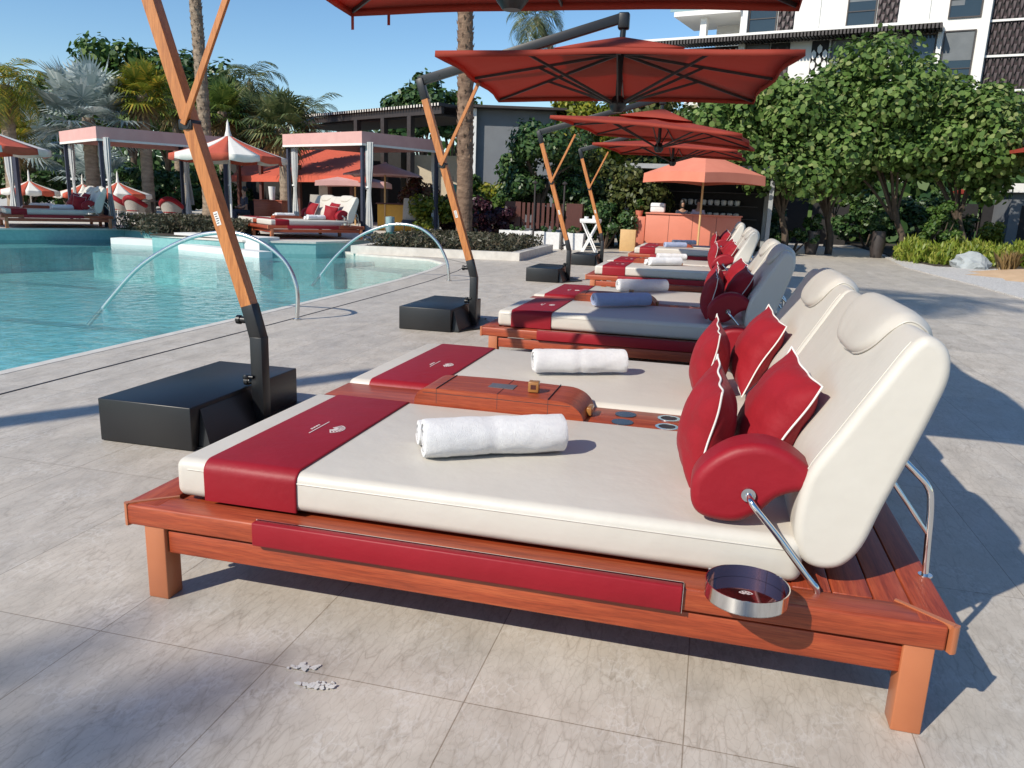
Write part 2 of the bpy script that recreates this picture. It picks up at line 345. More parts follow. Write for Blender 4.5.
def clean_inset(prof, d):
    q = inset2d(prof, d)
    if d < 1e-5: return q
    m = len(prof); ok = []
    for p in q:
        dm = 9
        for i in range(m):
            a, b = prof[i], prof[(i+1) % m]; ab = b-a; t = max(0, min(1, (p-a).dot(ab)/max(ab.length_squared, 1e-12))); dm = min(dm, (p-a-ab*t).length)
        ok.append(dm > d*.96)
    good = [i for i in range(m) if ok[i]]
    if not good: return q
    out = []
    for i in range(m):
        j = i if ok[i] else min(good, key=lambda g: min((g-i) % m, (i-g) % m))
        out.append(q[j].copy())
    return out
def extr_round(mb, prof, y0, y1, r, seg=5, puff=0):
    prof = [Vector((p[0], p[1])) for p in prof]; rings = [(clean_inset(prof, r+.003), y0)]
    for k in range(seg+1):
        a = PI/2*k/seg; rings.append((clean_inset(prof, r*(1-math.sin(a))), y0+r*(1-math.cos(a))))
    if puff:
        rings = rings[:]
    rings2 = [(q, y1-(y-y0)) for q, y in rings[::-1]]
    allr = rings+rings2
    mb.loft([[(p.x, y, p.y) for p in q] for q, y in allr], True, True)
    return mb

back_prof = spline([(2.345, .60), (2.352, .50), (2.385, .442), (2.44, .425), (2.50, .445), (2.548, .515), (2.585, .64), (2.64, .81), (2.685, .96),
                    (2.708, 1.06), (2.695, 1.135), (2.645, 1.172), (2.60, 1.15), (2.53, 1.03), (2.435, .86), (2.365, .73)], 4)
def crest_path():
    return spline([(2.525, 1.025), (2.556, 1.08), (2.597, 1.147), (2.645, 1.178), (2.70, 1.14), (2.713, 1.06), (2.70, 1.0)], 5, False)
def headrest(y0, y1):
    path = crest_path(); nu = len(path); nv = 24; top = []; bot = []
    for i, p in enumerate(path):
        t = (path[min(i+1, nu-1)]-path[max(i-1, 0)]).normalized(); nrm = Vector((-t.y, t.x))
        if nrm.dot(p-Vector((2.56, .85))) < 0: nrm = -nrm
        u = 2*i/(nu-1)-1
        w = (1-abs(u)**2.6)**(1/2.2)
        w = max(w, .02)
        rt, rb = [], []
        for j in range(nv+1):
            v = 2*j/nv-1; y = (y0+y1)/2+(y1-y0)/2*v*w
            e = max(0., (1-abs(v)**5))**.5*max(0, 1-abs(u)**6)**.5
            q = p+nrm*(.003+.030*e); qb = p+nrm*(-.012)
            rt.append((q.x, y, q.y)); rb.append((qb.x, y, qb.y))
        top.append(rt); bot.append(rb)
    mb = MB(); rings = [a+b[::-1] for a, b in zip(top, bot)]; mb.loft(rings, True, True)
    rim = [g[0] for g in top]+[g[-1] for g in top[::-1]]+[top[0][0]]; mb.tube(rim, .0035, 6); return mb
def runner_mb(y0, y1, z_in):
    # strap over the mattress, cross-section follows the rounded block
    zt = .515; r = .042; e = .0055
    pts = [(y0-e, ZT+.004), (y0-e, zt-r)]
    for k in range(1, 7): a = PI/2*k/6; pts.append((y0+r-(r+e)*math.cos(a), zt-r+(r+e)*math.sin(a)))
    for k in range(0, 7): a = PI/2*k/6; pts.append((y1-r+(r+e)*math.sin(a), zt-r+(r+e)*math.cos(a)))
    pts.append((y1+e, z_in))
    xs = [.262, .264, .27, .45, .635, .641, .643]; lift = [0, .002, .003, .003, .003, .002, 0]
    outer = [[(x, y, z) for (y, z) in pts] for x in xs]
    ys = (y0+y1)/2
    mb = MB(); n = len(pts)
    def off(y, z, d):
        if z > zt-1e-3: return (y, z+d)
        return (y-d if y < ys else y+d, z+d*.3)
    top = [[(x, *off(y, z, l)) for (y, z) in pts] for x, l in zip(xs, lift)]
    inn = [[(x, *off(y, z, -.004)) for (y, z) in pts] for x in xs]
    vs = [v for g in top for v in g]+[v for g in inn for v in g]; k0 = len(xs)*n; fs = []
    for i in range(len(xs)-1):
        for k in range(n-1):
            fs.append((i*n+k, i*n+k+1, (i+1)*n+k+1, (i+1)*n+k)); fs.append(tuple(k0+q for q in (i*n+k, (i+1)*n+k, (i+1)*n+k+1, i*n+k+1)))
    for k in range(n-1):
        fs.append((k, k0+k, k0+k+1, k+1)); a = (len(xs)-1)*n; fs.append((a+k, a+k+1, k0+a+k+1, k0+a+k))
    for i in range(len(xs)-1):
        fs.append((i*n, (i+1)*n, k0+(i+1)*n, k0+i*n)); fs.append((i*n+n-1, k0+i*n+n-1, k0+(i+1)*n+n-1, (i+1)*n+n-1))
    mb.add(vs, fs, True); return mb
def fan_emblem(mb, cx, cy, z, s, lines=7, rot=0):
    cr, sr = math.cos(rot), math.sin(rot)
    def q(x, y): return (cx+(x*cr-y*sr)*s, cy+(x*sr+y*cr)*s)
    def strip(a, b, w):
        ax, ay = a; bx, by = b; dx, dy = bx-ax, by-ay; l = math.hypot(dx, dy); nx, ny = -dy/l*w/2, dx/l*w/2
        pts = [q(ax+nx, ay+ny), q(bx+nx, by+ny), q(bx-nx, by-ny), q(ax-nx, ay-ny)]
        mb.add([(x, y, z) for x, y in pts]+[(x, y, z+.0008) for x, y in pts], [(0, 1, 2, 3), (7, 6, 5, 4), (0, 4, 5, 1), (1, 5, 6, 2), (2, 6, 7, 3), (3, 7, 4, 0)])
    for k in range(lines):
        a = R(-62+124*k/(lines-1)); L0 = .25; L1 = 1.0
        strip((math.sin(a)*L0, math.cos(a)*L0), (math.sin(a)*L1, math.cos(a)*L1), .1)
        if k < lines-1:
            b = R(-62+124*(k+1)/(lines-1)); strip((math.sin(a), math.cos(a)), (math.sin(b)*1.0, math.cos(b)*1.0), .07)
            strip((math.sin(a)*.62, math.cos(a)*.62), (math.sin(b)*.62, math.cos(b)*.62), .06)
    return strip
def make_daybed():
    t = thing('daybed', 'x', 'daybed')
    # top frame : four beams with mitred look, plus head boards
    mb = MB()
    mb.box((.012, 0, ZB), (LX-.03, .12, ZT), .008); mb.box((.012, WY-.12, ZB), (LX-.03, WY, ZT), .008)
    mb.box((2.30, .125, .345), (2.36, WY-.125, .356)); mb.box((.14, 1.26, .345), (2.4, 1.57, .355))
    mb.box((.10, .10, .30), (2.6, WY-.10, .344))
    mb.build('frame', M['wood'], t)
    MB().box((0, .02, ZB), (.136, WY-.02, ZT+.001), .006).build('end_board', M['woody'], t)
    for i, (a, b) in enumerate(((2.36, 2.475), (2.479, 2.594), (2.598, 2.70), (2.704, LX-.004))):
        mb = MB(); mb.box((a, .124 if b < 2.7 else .02, ZT-.03 if b < 2.75 else ZB), (b, WY-.124 if b < 2.7 else WY-.02, ZT-.001+(.002 if b > 2.75 else 0)), .003); mb.build('end_board', M['woody'], t)
    for sy in (0, 1):
        mb = MB(); y = .02 if sy == 0 else WY-.02-.03
        mb.box((.17, y, .185), (2.68, y+.03, .272), .004)
        mb.build('lower_rail', M['wood'], t)
    for x in (.10, 2.66):
        mb = MB(); mb.box((x, .1, .185), (x+.03, WY-.1, .272), .004); mb.build('lower_rail', M['woody'], t)
    for sx in (.083, 2.668):
        for y in (-.001, WY/2-.042, WY-.084):
            MB().box((sx, y+.006, 0), (sx+.084, y+.09, ZB+.004), .004).build('leg', M['trim'], t)
    for sx in (0, 1):
        for sy in (0, 1):
            mb = MB()
            # curved corner piece and a mitre strip set into the top
            def cp(x, y): return (x if sx == 0 else LX-x, y if sy == 0 else WY-y)
            r = .022; arc = [(r-r*math.cos(a), r-r*math.sin(a)) for a in [PI/2*k/6 for k in range(7)]]
            pts = [cp(-.003+p[0], -.003+p[1]) for p in arc]+[cp(.034, .034)]
            if (sx+sy) % 2: pts = pts[::-1]
            mb.poly(pts, ZB-.004, ZT+.003)
            a = cp(.012, .012); b = cp(.148, .128)
            dx, dy = b[0]-a[0], b[1]-a[1]; l = math.hypot(dx, dy); nx, ny = -dy/l*.011, dx/l*.011
            q = [(a[0]+nx, a[1]+ny), (b[0]+nx*.5, b[1]+ny*.5), (b[0]-nx*.5, b[1]-ny*.5), (a[0]-nx, a[1]-ny)]
            mb.poly(q, ZT-.01, ZT+.0045); mb.build('corner_trim', M['trim'], t)
    for sy in (0, 1):
        mb = MB()
        if sy == 0: mb.box((.54, -.012, ZB-.003), (2.03, .022, ZT+.006), .006)
        else: mb.box((.54, WY-.022, ZB-.003), (2.03, WY+.012, ZT+.006), .006)
        pnl = mb.build('side_bumper', M['red'], t)
        mb = MB(); y = .022 if sy == 0 else WY-.028
        mb.box((.54, y, ZT), (2.03, y+.003, ZT+.0075)); mb.box((2.03, -.012 if sy == 0 else WY-.022, ZB-.003), (2.032, .022 if sy == 0 else WY+.012, ZT+.007), .001)
        mb.build('metal_edge', M['chrome'], pnl)
    for h, (y0, y1) in enumerate(((.127, 1.245), (1.585, 2.823))):
        mb = MB(); mb.box((.130, y0, ZT), (2.385, y1, .515), .038, 6)
        mt = mb.build('mattress', M['leather'], t)
        seam = MB()
        e = .002; q = [(.142-e+.03, y0-e), (2.34, y0-e)]
        for zz in (.478,):
            seam.tube([(.19, y0-.0005, zz), (2.33, y0-.0005, zz)], .0028, 6)
        seam.build('welt', M['leather'], mt)
        mb = runner_mb(y0, y1, ZT+.01 if h else .43)
        rn = mb.build('foot_runner', M['red'], t)
        mb = MB(); zz = .5245; cy = y0+.53
        strip = fan_emblem(mb, .505, cy, zz, .062, 9, -PI/2)
        strip2 = None
        mb.box((.452, cy-.09, zz), (.457, cy+.09, zz+.001))
        mb.build('embroidered_fan_mark', M['silver'], rn)
        mb = MB()
        for k in range(7): mb.box((.43, cy-.036+k*.011, zz), (.441, cy-.031+k*.011, zz+.001)); mb.box((.43+(k % 2)*.008, cy-.036+k*.011, zz), (.433+(k % 2)*.008, cy-.028+k*.011, zz+.001))
        mb.build('embroidered_letters', M['silver'], rn)
    for (y0, y1) in ((.125, 1.455), (1.475, 2.825)):
        mb = MB(); extr_round(mb, back_prof, y0, y1, .028, 6)
        bk = mb.build('backrest', M['leather'], t)
        # welt line around the front panel edge
        for yy in (y0+.036, y1-.036):
            w = [(p[0], yy, p[1]) for p in [inset2d([Vector(q) for q in back_prof], -.0012)[i] for i in range(len(back_prof))]]
            MB().tube([w[i] for i in list(range(48, 63))], .0022, 6).build('welt', M['leather'], bk)
        headrest(y0+.27, y1-.33).build('headrest', M['leather'], bk)
        ym = y0+.24
    # armrests (half-moon bolsters) at both sides
    arm = spline([(2.025, .60), (2.028, .67), (2.075, .735), (2.15, .785), (2.235, .80), (2.315, .778), (2.375, .735), (2.402, .695), (2.392, .668), (2.34, .655), (2.285, .628), (2.235, .572), (2.17, .535), (2.09, .535), (2.045, .555)], 4)
    for (y0, y1, s) in ((.145, .305, -1), (2.65, 2.81, 1)):
        mb = MB(); extr_round(mb, arm, y0, y1, .03, 5); a = mb.build('armrest', M['red'], t)
        ye = y0 if s < 0 else y1
        mb = MB()
        mb.tube([(2.20, ye, .638), (2.20, ye+s*.012, .638)], .022, 16)
        yq = ye+s*.045
        mb.tube(spline([(2.20, ye-s*.02, .638), (2.203, ye+s*.02, .634), (2.222, yq, .612), (2.30, yq, .525), (2.40, yq, .405), (2.425, yq+s*.0, .378), (2.43, yq, .355)], 6, False), .0105, 12)
        mb.build('armrest_bar', M['chrome'], a)
    # swivelling ring trays
    for (cy, s) in ((-.085, -1), (WY+.085, 1)):
        mb = MB(); c = (2.208, cy, .418); ro, ri = .119, .116; n = 48
        mb.loft([[(c[0]+r_*math.cos(2*PI*k/n), c[1]+r_*math.sin(2*PI*k/n), z) for k in range(n)] for r_, z in ((ro, c[2]-.012), (ro, c[2]+.033), (ri, c[2]+.033), (ri, c[2]-.006))], True, False)
        mb.tube([(2.16, cy-s*.12, .40), (2.16, cy-s*.16, .37), (2.16, cy-s*.17, .345)], .008)
        mb.box((2.10, cy-s*.125-.004, .395), (2.22, cy-s*.125+.004, .42))
        mb.lathe([(.0, .418-.012), (ro, .418-.012), (ro, .418-.010), (.0, .418-.010)], 48, (c[0], c[1], 0))
        tr = mb.build('ring_tray', M['chrome'], t)
        mb = MB(); mb.lathe([(0, 0), (ri-.001, 0), (ri-.001, .0025), (0, .0025)], 48, (c[0], c[1], .410)); d = mb.build('tray_disc', M['mirror'], tr)
        mb = MB(); fan_emblem(mb, c[0], c[1], .4128, .022, 5); mb.build('tray_mark', M['silver'], tr)
    # reclining support loops behind the backrests
    for y in (.34, 1.30, 1.62, 2.6):
        mb = MB()
        mb.tube(spline([(2.79, y, .35), (2.782, y, .47), (2.772, y, .60), (2.755, y, .665), (2.70, y, .72), (2.62, y, .79)], 6, False), .0105, 12)
        mb.tube([(2.783, y, .50), (2.655, y, .665)], .008, 10); mb.lathe([(.0, 0), (.022, 0), (.022, .005), (0, .005)], 16, (2.79, y, ZT))
        mb.build('backrest_support', M['chrome'], t)
    # centre console between the mattresses
    mb = MB(); mb.box((.142, 1.25, .40), (2.34, 1.58, .494), .003); mb.build('centre_shelf', M['wood'], t)
    prof = [(.655, .495)]+[(.655+.07*(1-math.cos(a)), .515+.075*math.sin(a)) for a in [PI/2*k/6 for k in range(7)]]
    prof += [(.80, .593), (1.0, .596), (1.2, .594), (1.36, .59)]+[(1.37+.135*math.sin(a), .495+.095*math.cos(a)) for a in [PI/2*k/8 for k in range(9)]]
    prof = [Vector(p) for p in prof]
    mb = MB(); y0, y1 = 1.252, 1.578
    mb.loft([[(p[0], y, p[1]) for p in prof] for y in (y0, y0+.004, y1-.004, y1)], True, True, False)
    co = mb.build('console_box', M['wood'], t); autosmooth(co)
    for x in (.77, 1.08, 1.33):
        MB().box((x, 1.2515, .52), (x+.002, 1.5785, .5968)).build('lid_joint', M['ink'], co)
    mb = MB(); prof2 = [Vector((p[0], p[1]+.0035)) for p in prof[1:-1]]
    mb.box((1.0, 1.37, .594), (1.13, 1.46, .5985)); mb.build('steel_inlay', M['inlay'], co)
    MB().box((.70, 1.2512, .568), (1.44, 1.2518, .5705)).build('lid_seam', M['ink'], co)
    MB().box((.64, 1.36, .497), (.66, 1.45, .52), .003).build('latch', M['dark'], co)
    MB().box((1.50, 1.37, .50), (1.525, 1.46, .54), .004).build('handle', M['cube'], co)
    for (x, y) in ((1.68, 1.34), (1.68, 1.485)):
        MB().lathe([(0, 0), (.052, 0), (.052, .004), (0, .004)], 28, (x, y, .494)).build('coaster', M['coaster'], t)
    for (x, y) in ((1.89, 1.335), (1.89, 1.49)):
        mb = MB(); mb.lathe([(.038, 0), (.055, 0), (.055, .004), (.04, .004), (.04, -.06+.06), (.038, 0)], 28, (x, y, .494), False)
        q = mb.build('cup_holder', M['chrome'], t)
        MB().lathe([(0, 0), (.038, 0), (.038, .0012), (0, .0012)], 24, (x, y, .4945)).build('cup_well', M['ink'], q)
    return t
GB = 'double daybeds in a row along the pool deck'
bed = make_daybed()
BEDY = [0, 4.59, 10.70, 17.36]
bed['group'] = GB; bed['label'] = 'nearest double daybed, red wood and ivory mattresses, filling the foreground'
blab = ['', 'second double daybed from the front, a blue towel roll on its near mattress',
        'third double daybed from the front, a white double towel on its near mattress',
        'farthest daybed of the near row, right in front of the terracotta bar counter']
for i in (1, 2, 3): dup(bed, (0, BEDY[i], 0), 0, blab[i])

# pillows -------------------------------------------------------
def pillow_meshes():
    n = 28; S = .212; T = .10
    def P(u, v, s):
        # concave sides, pointed corners
        x = u*S*(1-.075*(1-v*v)*abs(u)**1.5); y = v*S*(1-.075*(1-u*u)*abs(v)**1.5)
        h = T*((1-u*u)**.62)*((1-v*v)**.62)
        e = max(abs(u), abs(v)); wr = .011*math.sin(9*math.atan2(v, u)+3*u)*(e**3)*(1-e)*4+.005*math.sin(7*u+2*v*v*3)*(1-e)
        return (x, y, s*(h+wr*(h > .002)))
    mb = MB(); vs = []; fs = []
    for s in (1, -1):
        o = len(vs)
        for i in range(n+1):
            for j in range(n+1): vs.append(P(math.sin(PI/2*(2*i/n-1)), math.sin(PI/2*(2*j/n-1)), s))
        for i in range(n):
            for j in range(n):
                q = (o+i*(n+1)+j, o+(i+1)*(n+1)+j, o+(i+1)*(n+1)+j+1, o+i*(n+1)+j+1); fs.append(q if s > 0 else q[::-1])
    mb.add(vs, fs, True)
    edge = []
    for k in range(-n//2, n//2): edge.append(P(2*k/n, -1, 1))
    for k in range(-n//2, n//2): edge.append(P(1, 2*k/n, 1))
    for k in range(-n//2, n//2): edge.append(P(-2*k/n, 1, 1))
    for k in range(-n//2, n//2): edge.append(P(-1, -2*k/n, 1))
    edge.append(edge[0]); edge = [(x*1.008, y*1.008, .004*math.sin(9*x/S+4*y/S)) for x, y, z in edge]
    pm = MB().tube(edge, .0038, 8)
    return mb, pm
pb, pp = pillow_meshes()
def orient(o, loc, nrm, up, roll=0):
    z = Vector(nrm).normalized(); y = Vector(up); y = (y-z*y.dot(z)).normalized(); x = y.cross(z)
    m = Matrix(((x.x, y.x, z.x), (x.y, y.y, z.y), (x.z, y.z, z.z))).to_4x4()
    o.matrix_world = Matrix.Translation(loc) @ m @ Matrix.Rotation(roll, 4, 'Z')
pil0 = thing('pillow', 'x', 'pillow', group='crimson pillows with white piping on the daybeds')
pb.build('cushion', M['redf'], pil0); pp.build('piping', M['piping'], pil0)
def bedname(i): return ['nearest daybed', 'second daybed', 'third daybed', 'farthest daybed of the row'][i]
first = True
for i, by in enumerate(BEDY):
    for h, dy in enumerate((0, 1.40)):
        for k in (0, 1):
            p = pil0 if first else dup(pil0); first = False
            j = rnd.uniform(-.02, .02) if i else 0
            if k == 0: orient(p, (2.06+j, by+.64+dy, .712-.02*h), (-1, -.06, .14), (.16, 0, 1), R(-7))
            else: orient(p, (2.295+j, by+.66+dy, .775), (-1, -.22, .46), (.46, .03, 1), R(-5))
            side = 'near' if h == 0 else 'far'
            p['label'] = ('crimson pillow upright on edge on the %s half of the %s' if k == 0 else 'crimson pillow leaning on the %s backrest of the %s') % (side, bedname(i))

# towels -------------------------------------------------------
def spiral_roll(mb, L, r, turns=3.3, c=(0, 0), ph=0, squash=.9, n=30):
    th = r/(turns+.5); pts = []
    N = int(turns*n)
    for i in range(N+1):
        a = 2*PI*i/n; rr = th*.35+th*(a/(2*PI)); pts.append((rr, a+ph))
    sec = []
    for q in (0, 1): pass
    xs = [0, .006, .02]+[.02+(L-.04)*k/30 for k in range(1, 30)]+[L-.02, L-.006, L]
    sc = [.955, .985, 1]+[1-.045*math.exp(-((k/30-.48)/.045)**2) for k in range(1, 30)]+[1, .985, .955]
    rings = []
    for x, s_ in zip(xs, sc):
        wob = .004*math.sin(x*17+ph)
        out = []
        for rr, a in pts:
            nz = mnoise.noise(Vector((x*14, rr*40*math.cos(a), rr*40*math.sin(a)+ph)))*.0045+mnoise.noise(Vector((x*60, math.cos(a)*5, math.sin(a)*5+ph)))*.0018
            rr2 = rr*s_+nz*(rr > r*.75)
            out.append((x+.012*(1-rr/r)*(1 if x < L/2 else -1)*(0 if .03 < x < L-.03 else 1), c[0]+rr2*math.cos(a)+wob, c[1]+max(rr2*math.sin(a)*squash, -r*.80)))
        inn = []
        for rr, a in pts[::-1]: inn.append((x, c[0]+(rr-th*.8)*s_*math.cos(a)+wob, c[1]+max((rr-th*.8)*s_*math.sin(a)*squash, -r*.88+th*.5)))
        rings.append(out+inn)
    m = len(rings[0]); vs = [v for g in rings for v in g]
    fs = [(i*m+k, i*m+(k+1) % m, (i+1)*m+(k+1) % m, (i+1)*m+k) for i in range(len(rings)-1) for k in range(m)]
    h = m//2
    for e, b in ((0, 0), (1, (len(rings)-1)*m)):
        for k in range(h-1): fs.append((b+k, b+k+1, b+m-2-k, b+m-1-k) if e else (b+m-1-k, b+m-2-k, b+k+1, b+k))
    mb.add(vs, fs, True)
def towel(kind, loc, rz, label, mat='towel', L=.52, r=.066):
    mb = MB()
    if kind == 'double':
        spiral_roll(mb, L, r, 3.3, (0, r*.9), 3.35); spiral_roll(mb, L*.86, r*.72, 2.6, (r*1.5, r*.66), 2.0)
    else: spiral_roll(mb, L, r, 3.6, (0, r*.9), .2)
    o = mb.build('towel_roll', M[mat]); o.location = loc; o.rotation_euler = (0, 0, rz)
    tag(o, label, 'towel', 'rolled towels lying on the mattresses'); return o
ZM = .513
towel('double', (1.0, .46, ZM), R(29), 'thick white double rolled towel on the near mattress of the nearest daybed', L=.57, r=.098)
towel('single', (1.06, 2.12, ZM), R(25), 'white rolled towel on the far mattress of the nearest daybed', L=.56, r=.09)
towel('single', (.93, 5.36, ZM), R(36), 'blue grey rolled towel on the near mattress of the second daybed', 'toweld', .62, .085)
towel('single', (.98, 6.93, ZM), R(30), 'white rolled towel on the far mattress of the second daybed, behind the blue one', L=.62, r=.09)
towel('double', (.98, 11.45, ZM), R(34), 'white double rolled towel on the near mattress of the third daybed', L=.62, r=.09)
towel('single', (1.0, 13.1, ZM), R(30), 'white rolled towel on the far mattress of the third daybed', L=.6, r=.075)
towel('single', (.84, 17.9, ZM), R(34), 'blue grey rolled towel on the near mattress of the farthest daybed', 'toweld', .6, .085)
towel('single', (.95, 19.6, ZM), R(34), 'white rolled towel on the far mattress of the farthest daybed', L=.7, r=.085)
# little wooden number blocks
def block(x, y, z, label):
    t = thing('wooden_block', label, 'call block', (x, y, z), R(4), 'small wooden blocks on the daybed consoles')
    MB().box((-.026, -.026, 0), (.026, .026, .052), .003).build('body', M['cube'], t)
    MB().box((-.013, -.0272, .016), (.013, -.0258, .038)).build('plaque', M['darkwood'], t)
block(1.235, 1.37, .5965, 'small wooden cube with a dark square standing on the console of the nearest daybed')
block(1.235, 5.96, .5965, 'small wooden cube on the console of the second daybed, in front of the white towel')

# ---------------------------------------------------------------- cantilever parasols
def make_parasol(crz=R(6), tilt=(0, 0), straps=False):
    t = thing('cantilever_parasol', 'x', 'parasol', group='red cantilever parasols between the daybeds and the pool')
    # local origin under the foot of the post
    mb = MB(); mb.box((-.72, -.605, .004), (-.085, .605, .266), .006, 2); mb.build('weight_box', M['blackm'], t)
    mb = MB(); mb.box((-.085, -.56, .001), (.0, .6, .02)); 
    mb.add([(.0, -.5, .0), (.28, -.02, .0), (.28, .1, 0), (0, .5, 0), (.0, -.5, .018), (.28, -.02, .018), (.28, .1, .018), (0, .5, .018)], [(3, 2, 1, 0), (4, 5, 6, 7), (0, 1, 5, 4), (1, 2, 6, 5), (2, 3, 7, 6), (3, 0, 4, 7)])
    mb.add([(-.08, -.55, .018), (.0, -.55, .018), (-.08, -.52, .24), (-.08, .0, .24), (0, .0, .018), (-.02, .0, .3)], [(0, 1, 2), (1, 4, 3, 2)])
    mb.build('base_plate', M['plate'], t)
    mb = MB(); w = .085
    mb.beam((0, 0, .02), (0, 0, .60), w, w, (0, 1, 0), .004)
    mb.beam((0.003, 0, .575), (-.058, 0, .80), w*.98, w*.98, (0, 1, 0), .004)
    mb.tube([(-.02, -.05, .34), (-.07, -.05, .34)], .012); mb.lathe([(0, 0), (.02, .004), (.026, .02), (.02, .034), (0, .036)], 10, (-.07, -.05, .32))
    for q in ((-.045, .3), (-.085, .70)): mb.tube([(q[0], 0, q[1]), (q[0]-.04, 0, q[1])], [.022, .022], 10); mb.tube([(q[0]-.04, 0, q[1]), (q[0]-.065, 0, q[1])], .03, 8)
    mb.build('lower_post', M['blackm'], t)
    mb = MB(); a = Vector((-.06, 0, .795)); b = Vector((-.655, 0, 2.64)); mb.beam(a, b, .078, .085, (0, 1, 0), .003); ps = mb.build('wood_post', M['pole'], t)
    d = (b-a).normalized(); nn = Vector((0, -1, 0))
    mb = MB(); q = a+d*.52; mb.box((-.016, -.0015, 0), (.016, .001, .085), M_=Matrix.Translation(q+nn*.0425) @ Matrix.Rotation(math.atan2(d.x, d.z), 4, 'Y'))
    st = mb.build('sticker', M['paper'], ps)
    mb = MB()
    for k in range(5): mb.box((-.011, -.0022, .012+.014*k), (.006+.002*(k % 3), .0, .017+.014*k), M_=Matrix.Translation(q+nn*.0425) @ Matrix.Rotation(math.atan2(d.x, d.z), 4, 'Y'))
    mb.build('sticker_print', M['ink'], st)
    mb = MB(); j = Vector((-.418, 0, 1.885))
    mb.tube([j+Vector((0, -.055, 0)), j+Vector((0, .055, 0))], .03, 14); mb.box(j+Vector((-.05, -.052, -.03)), j+Vector((.045, .052, .03)), .008); mb.build('pivot', M['blackm'], t)
    mb = MB()
    mb.beam(j+Vector((-.01, -.054, 0)), (.01, -.054, 2.80), .036, .024, (0, 1, 0), .002)
    mb.build('brace', M['pole'], t)
    mb = MB(); mb.beam(b-d*.02, b+d*.22, .085, .09, (0, 1, 0), .004)
    e = b+d*.19; hub = Vector((1.60, 0, 3.47)); mb.beam(e+Vector((-.02, 0, 0)), hub, .10, .062, (0, 1, 0), .004)
    mb.box(hub+Vector((-.05, -.05, -.12)), hub+Vector((.07, .05, .05)), .02, 3)
    for k in (.03, .1): mb.tube([e+(hub-e)*k+Vector((0, -.036, 0)), e+(hub-e)*k+Vector((0, .036, 0))], .012, 8)
    mb.build('boom', M['blackm'], t)
    cx = 1.50; hx = Vector((1.60, 0, 3.2))
    mb = MB(); mb.tube([(1.61, 0, 3.4), (1.60, 0, 3.0), (1.60, 0, 2.55)], .032, 12); mb.lathe([(0, 0), (.05, 0), (.09, .05), (.09, .12), (.05, .17), (0, .17)], 16, (1.60, 0, 2.50)); mb.build('hub_post', M['blackm'], t)
    # canopy
    S = 1.64; ZA, ZE, ZMd = 3.13, 2.85, 2.875
    rot = Matrix.Translation((1.60, 0, 0)) @ Matrix.Rotation(crz, 4, 'Z')
    tl = Matrix.Translation((0, 0, 2.9)) @ Matrix.Rotation(tilt[0], 4, 'X') @ Matrix.Rotation(tilt[1], 4, 'Y') @ Matrix.Translation((0, 0, -2.9))
    MM = rot @ tl
    rim = []
    corners = [(-S, -S), (S, -S), (S, S), (-S, S)]
    for i in range(4):
        a_, b_ = corners[i], corners[(i+1) % 4]
        for k in range(10):
            f = k/10; x = a_[0]+(b_[0]-a_[0])*f; y = a_[1]+(b_[1]-a_[1])*f
            pull = .035*math.sin(PI*f*2)**2
            x *= 1-pull*(abs(y) < S-.001) - 0; y2 = y*(1-pull*(abs(abs(y)-S) < .001)); x2 = x
            if abs(abs(x)-S) < .001: x2 = x*(1-pull)
            mid = 1-abs(f-.5)*2
            rim.append((x2, y2, ZE+(ZMd-ZE)*mid))
    mb = MB(); K = 8; n = len(rim); rings = []
    for k in range(K+1):
        f = .10+.90*k/K; g = []
        for i, (x, y, z) in enumerate(rim):
            sag = -.03*math.sin(PI*f)*math.sin(PI*((i % 5)/5))
            g.append(MM @ Vector((x*f, y*f, ZA+(z-ZA)*f+sag)))
        rings.append(g)
    mb.loft(rings, True, False)
    hem = [MM @ Vector((x*1.002, y*1.002, z-.055)) for x, y, z in rim]
    mb.loft([rings[-1], hem], True, False)
    cn = mb.build('canopy', M['canopy'], t)
    so = cn.modifiers.new('thickness', 'SOLIDIFY'); so.thickness = .004
    mb = MB(); g0 = [MM @ Vector((x*.40, y*.40, 3.055+(z-2.86)*.4)) for x, y, z in rim]; g1 = [MM @ Vector((x*.20, y*.20, 3.17)) for x, y, z in rim]; g2 = [MM @ Vector((x*.02, y*.02, 3.27)) for x, y, z in rim]
    mb.loft([g0, g1, g2], True, False); vt = mb.build('vent_cap', M['canopy'], cn); so = vt.modifiers.new('thickness', 'SOLIDIFY'); so.thickness = .004
    for i in range(8):
        a_ = PI/4*i; rr = S*(1.414 if i % 2 else 1)*.985; ex = Vector((math.cos(a_)*rr, math.sin(a_)*rr, (ZE if i % 2 else ZMd)-.022)); 
        p0 = MM @ Vector((math.cos(a_)*.05, math.sin(a_)*.05, ZA-.03)); p1 = MM @ ex
        mb = MB(); mb.beam(p0, p1, .016, .03, (0, 0, 1), .002); rb = mb.build('rib', M['dark'], t)
        mid = MM @ Vector((math.cos(a_)*rr*.55, math.sin(a_)*rr*.55, ZA-.03+(ex.z-ZA+.03)*.55)); hb = Vector((1.60+math.cos(a_+crz)*.07, math.sin(a_+crz)*.07, 2.60))
        mb = MB(); mb.beam(hb, mid, .016, .028, (0, 0, 1), .002); mb.build('strut', M['dark'], rb)
    if straps:
        for (cx_, cy_, l_) in ((-S, S, .10), (-S*.82, S, .07)):
            c = MM @ Vector((cx_, cy_, ZE)); MB().box(c+Vector((.0, -.002, -.05-l_)), c+Vector((.022, .002, -.03))).build('tie_strap', M['canopy'], cn)
    return t
PX = -.74
p1 = make_parasol(R(2), (R(1.6), 0), True); p1.location = (PX, 2.11, 0); p1['label'] = 'nearest red cantilever parasol, its canopy cut off by the top of the photo'
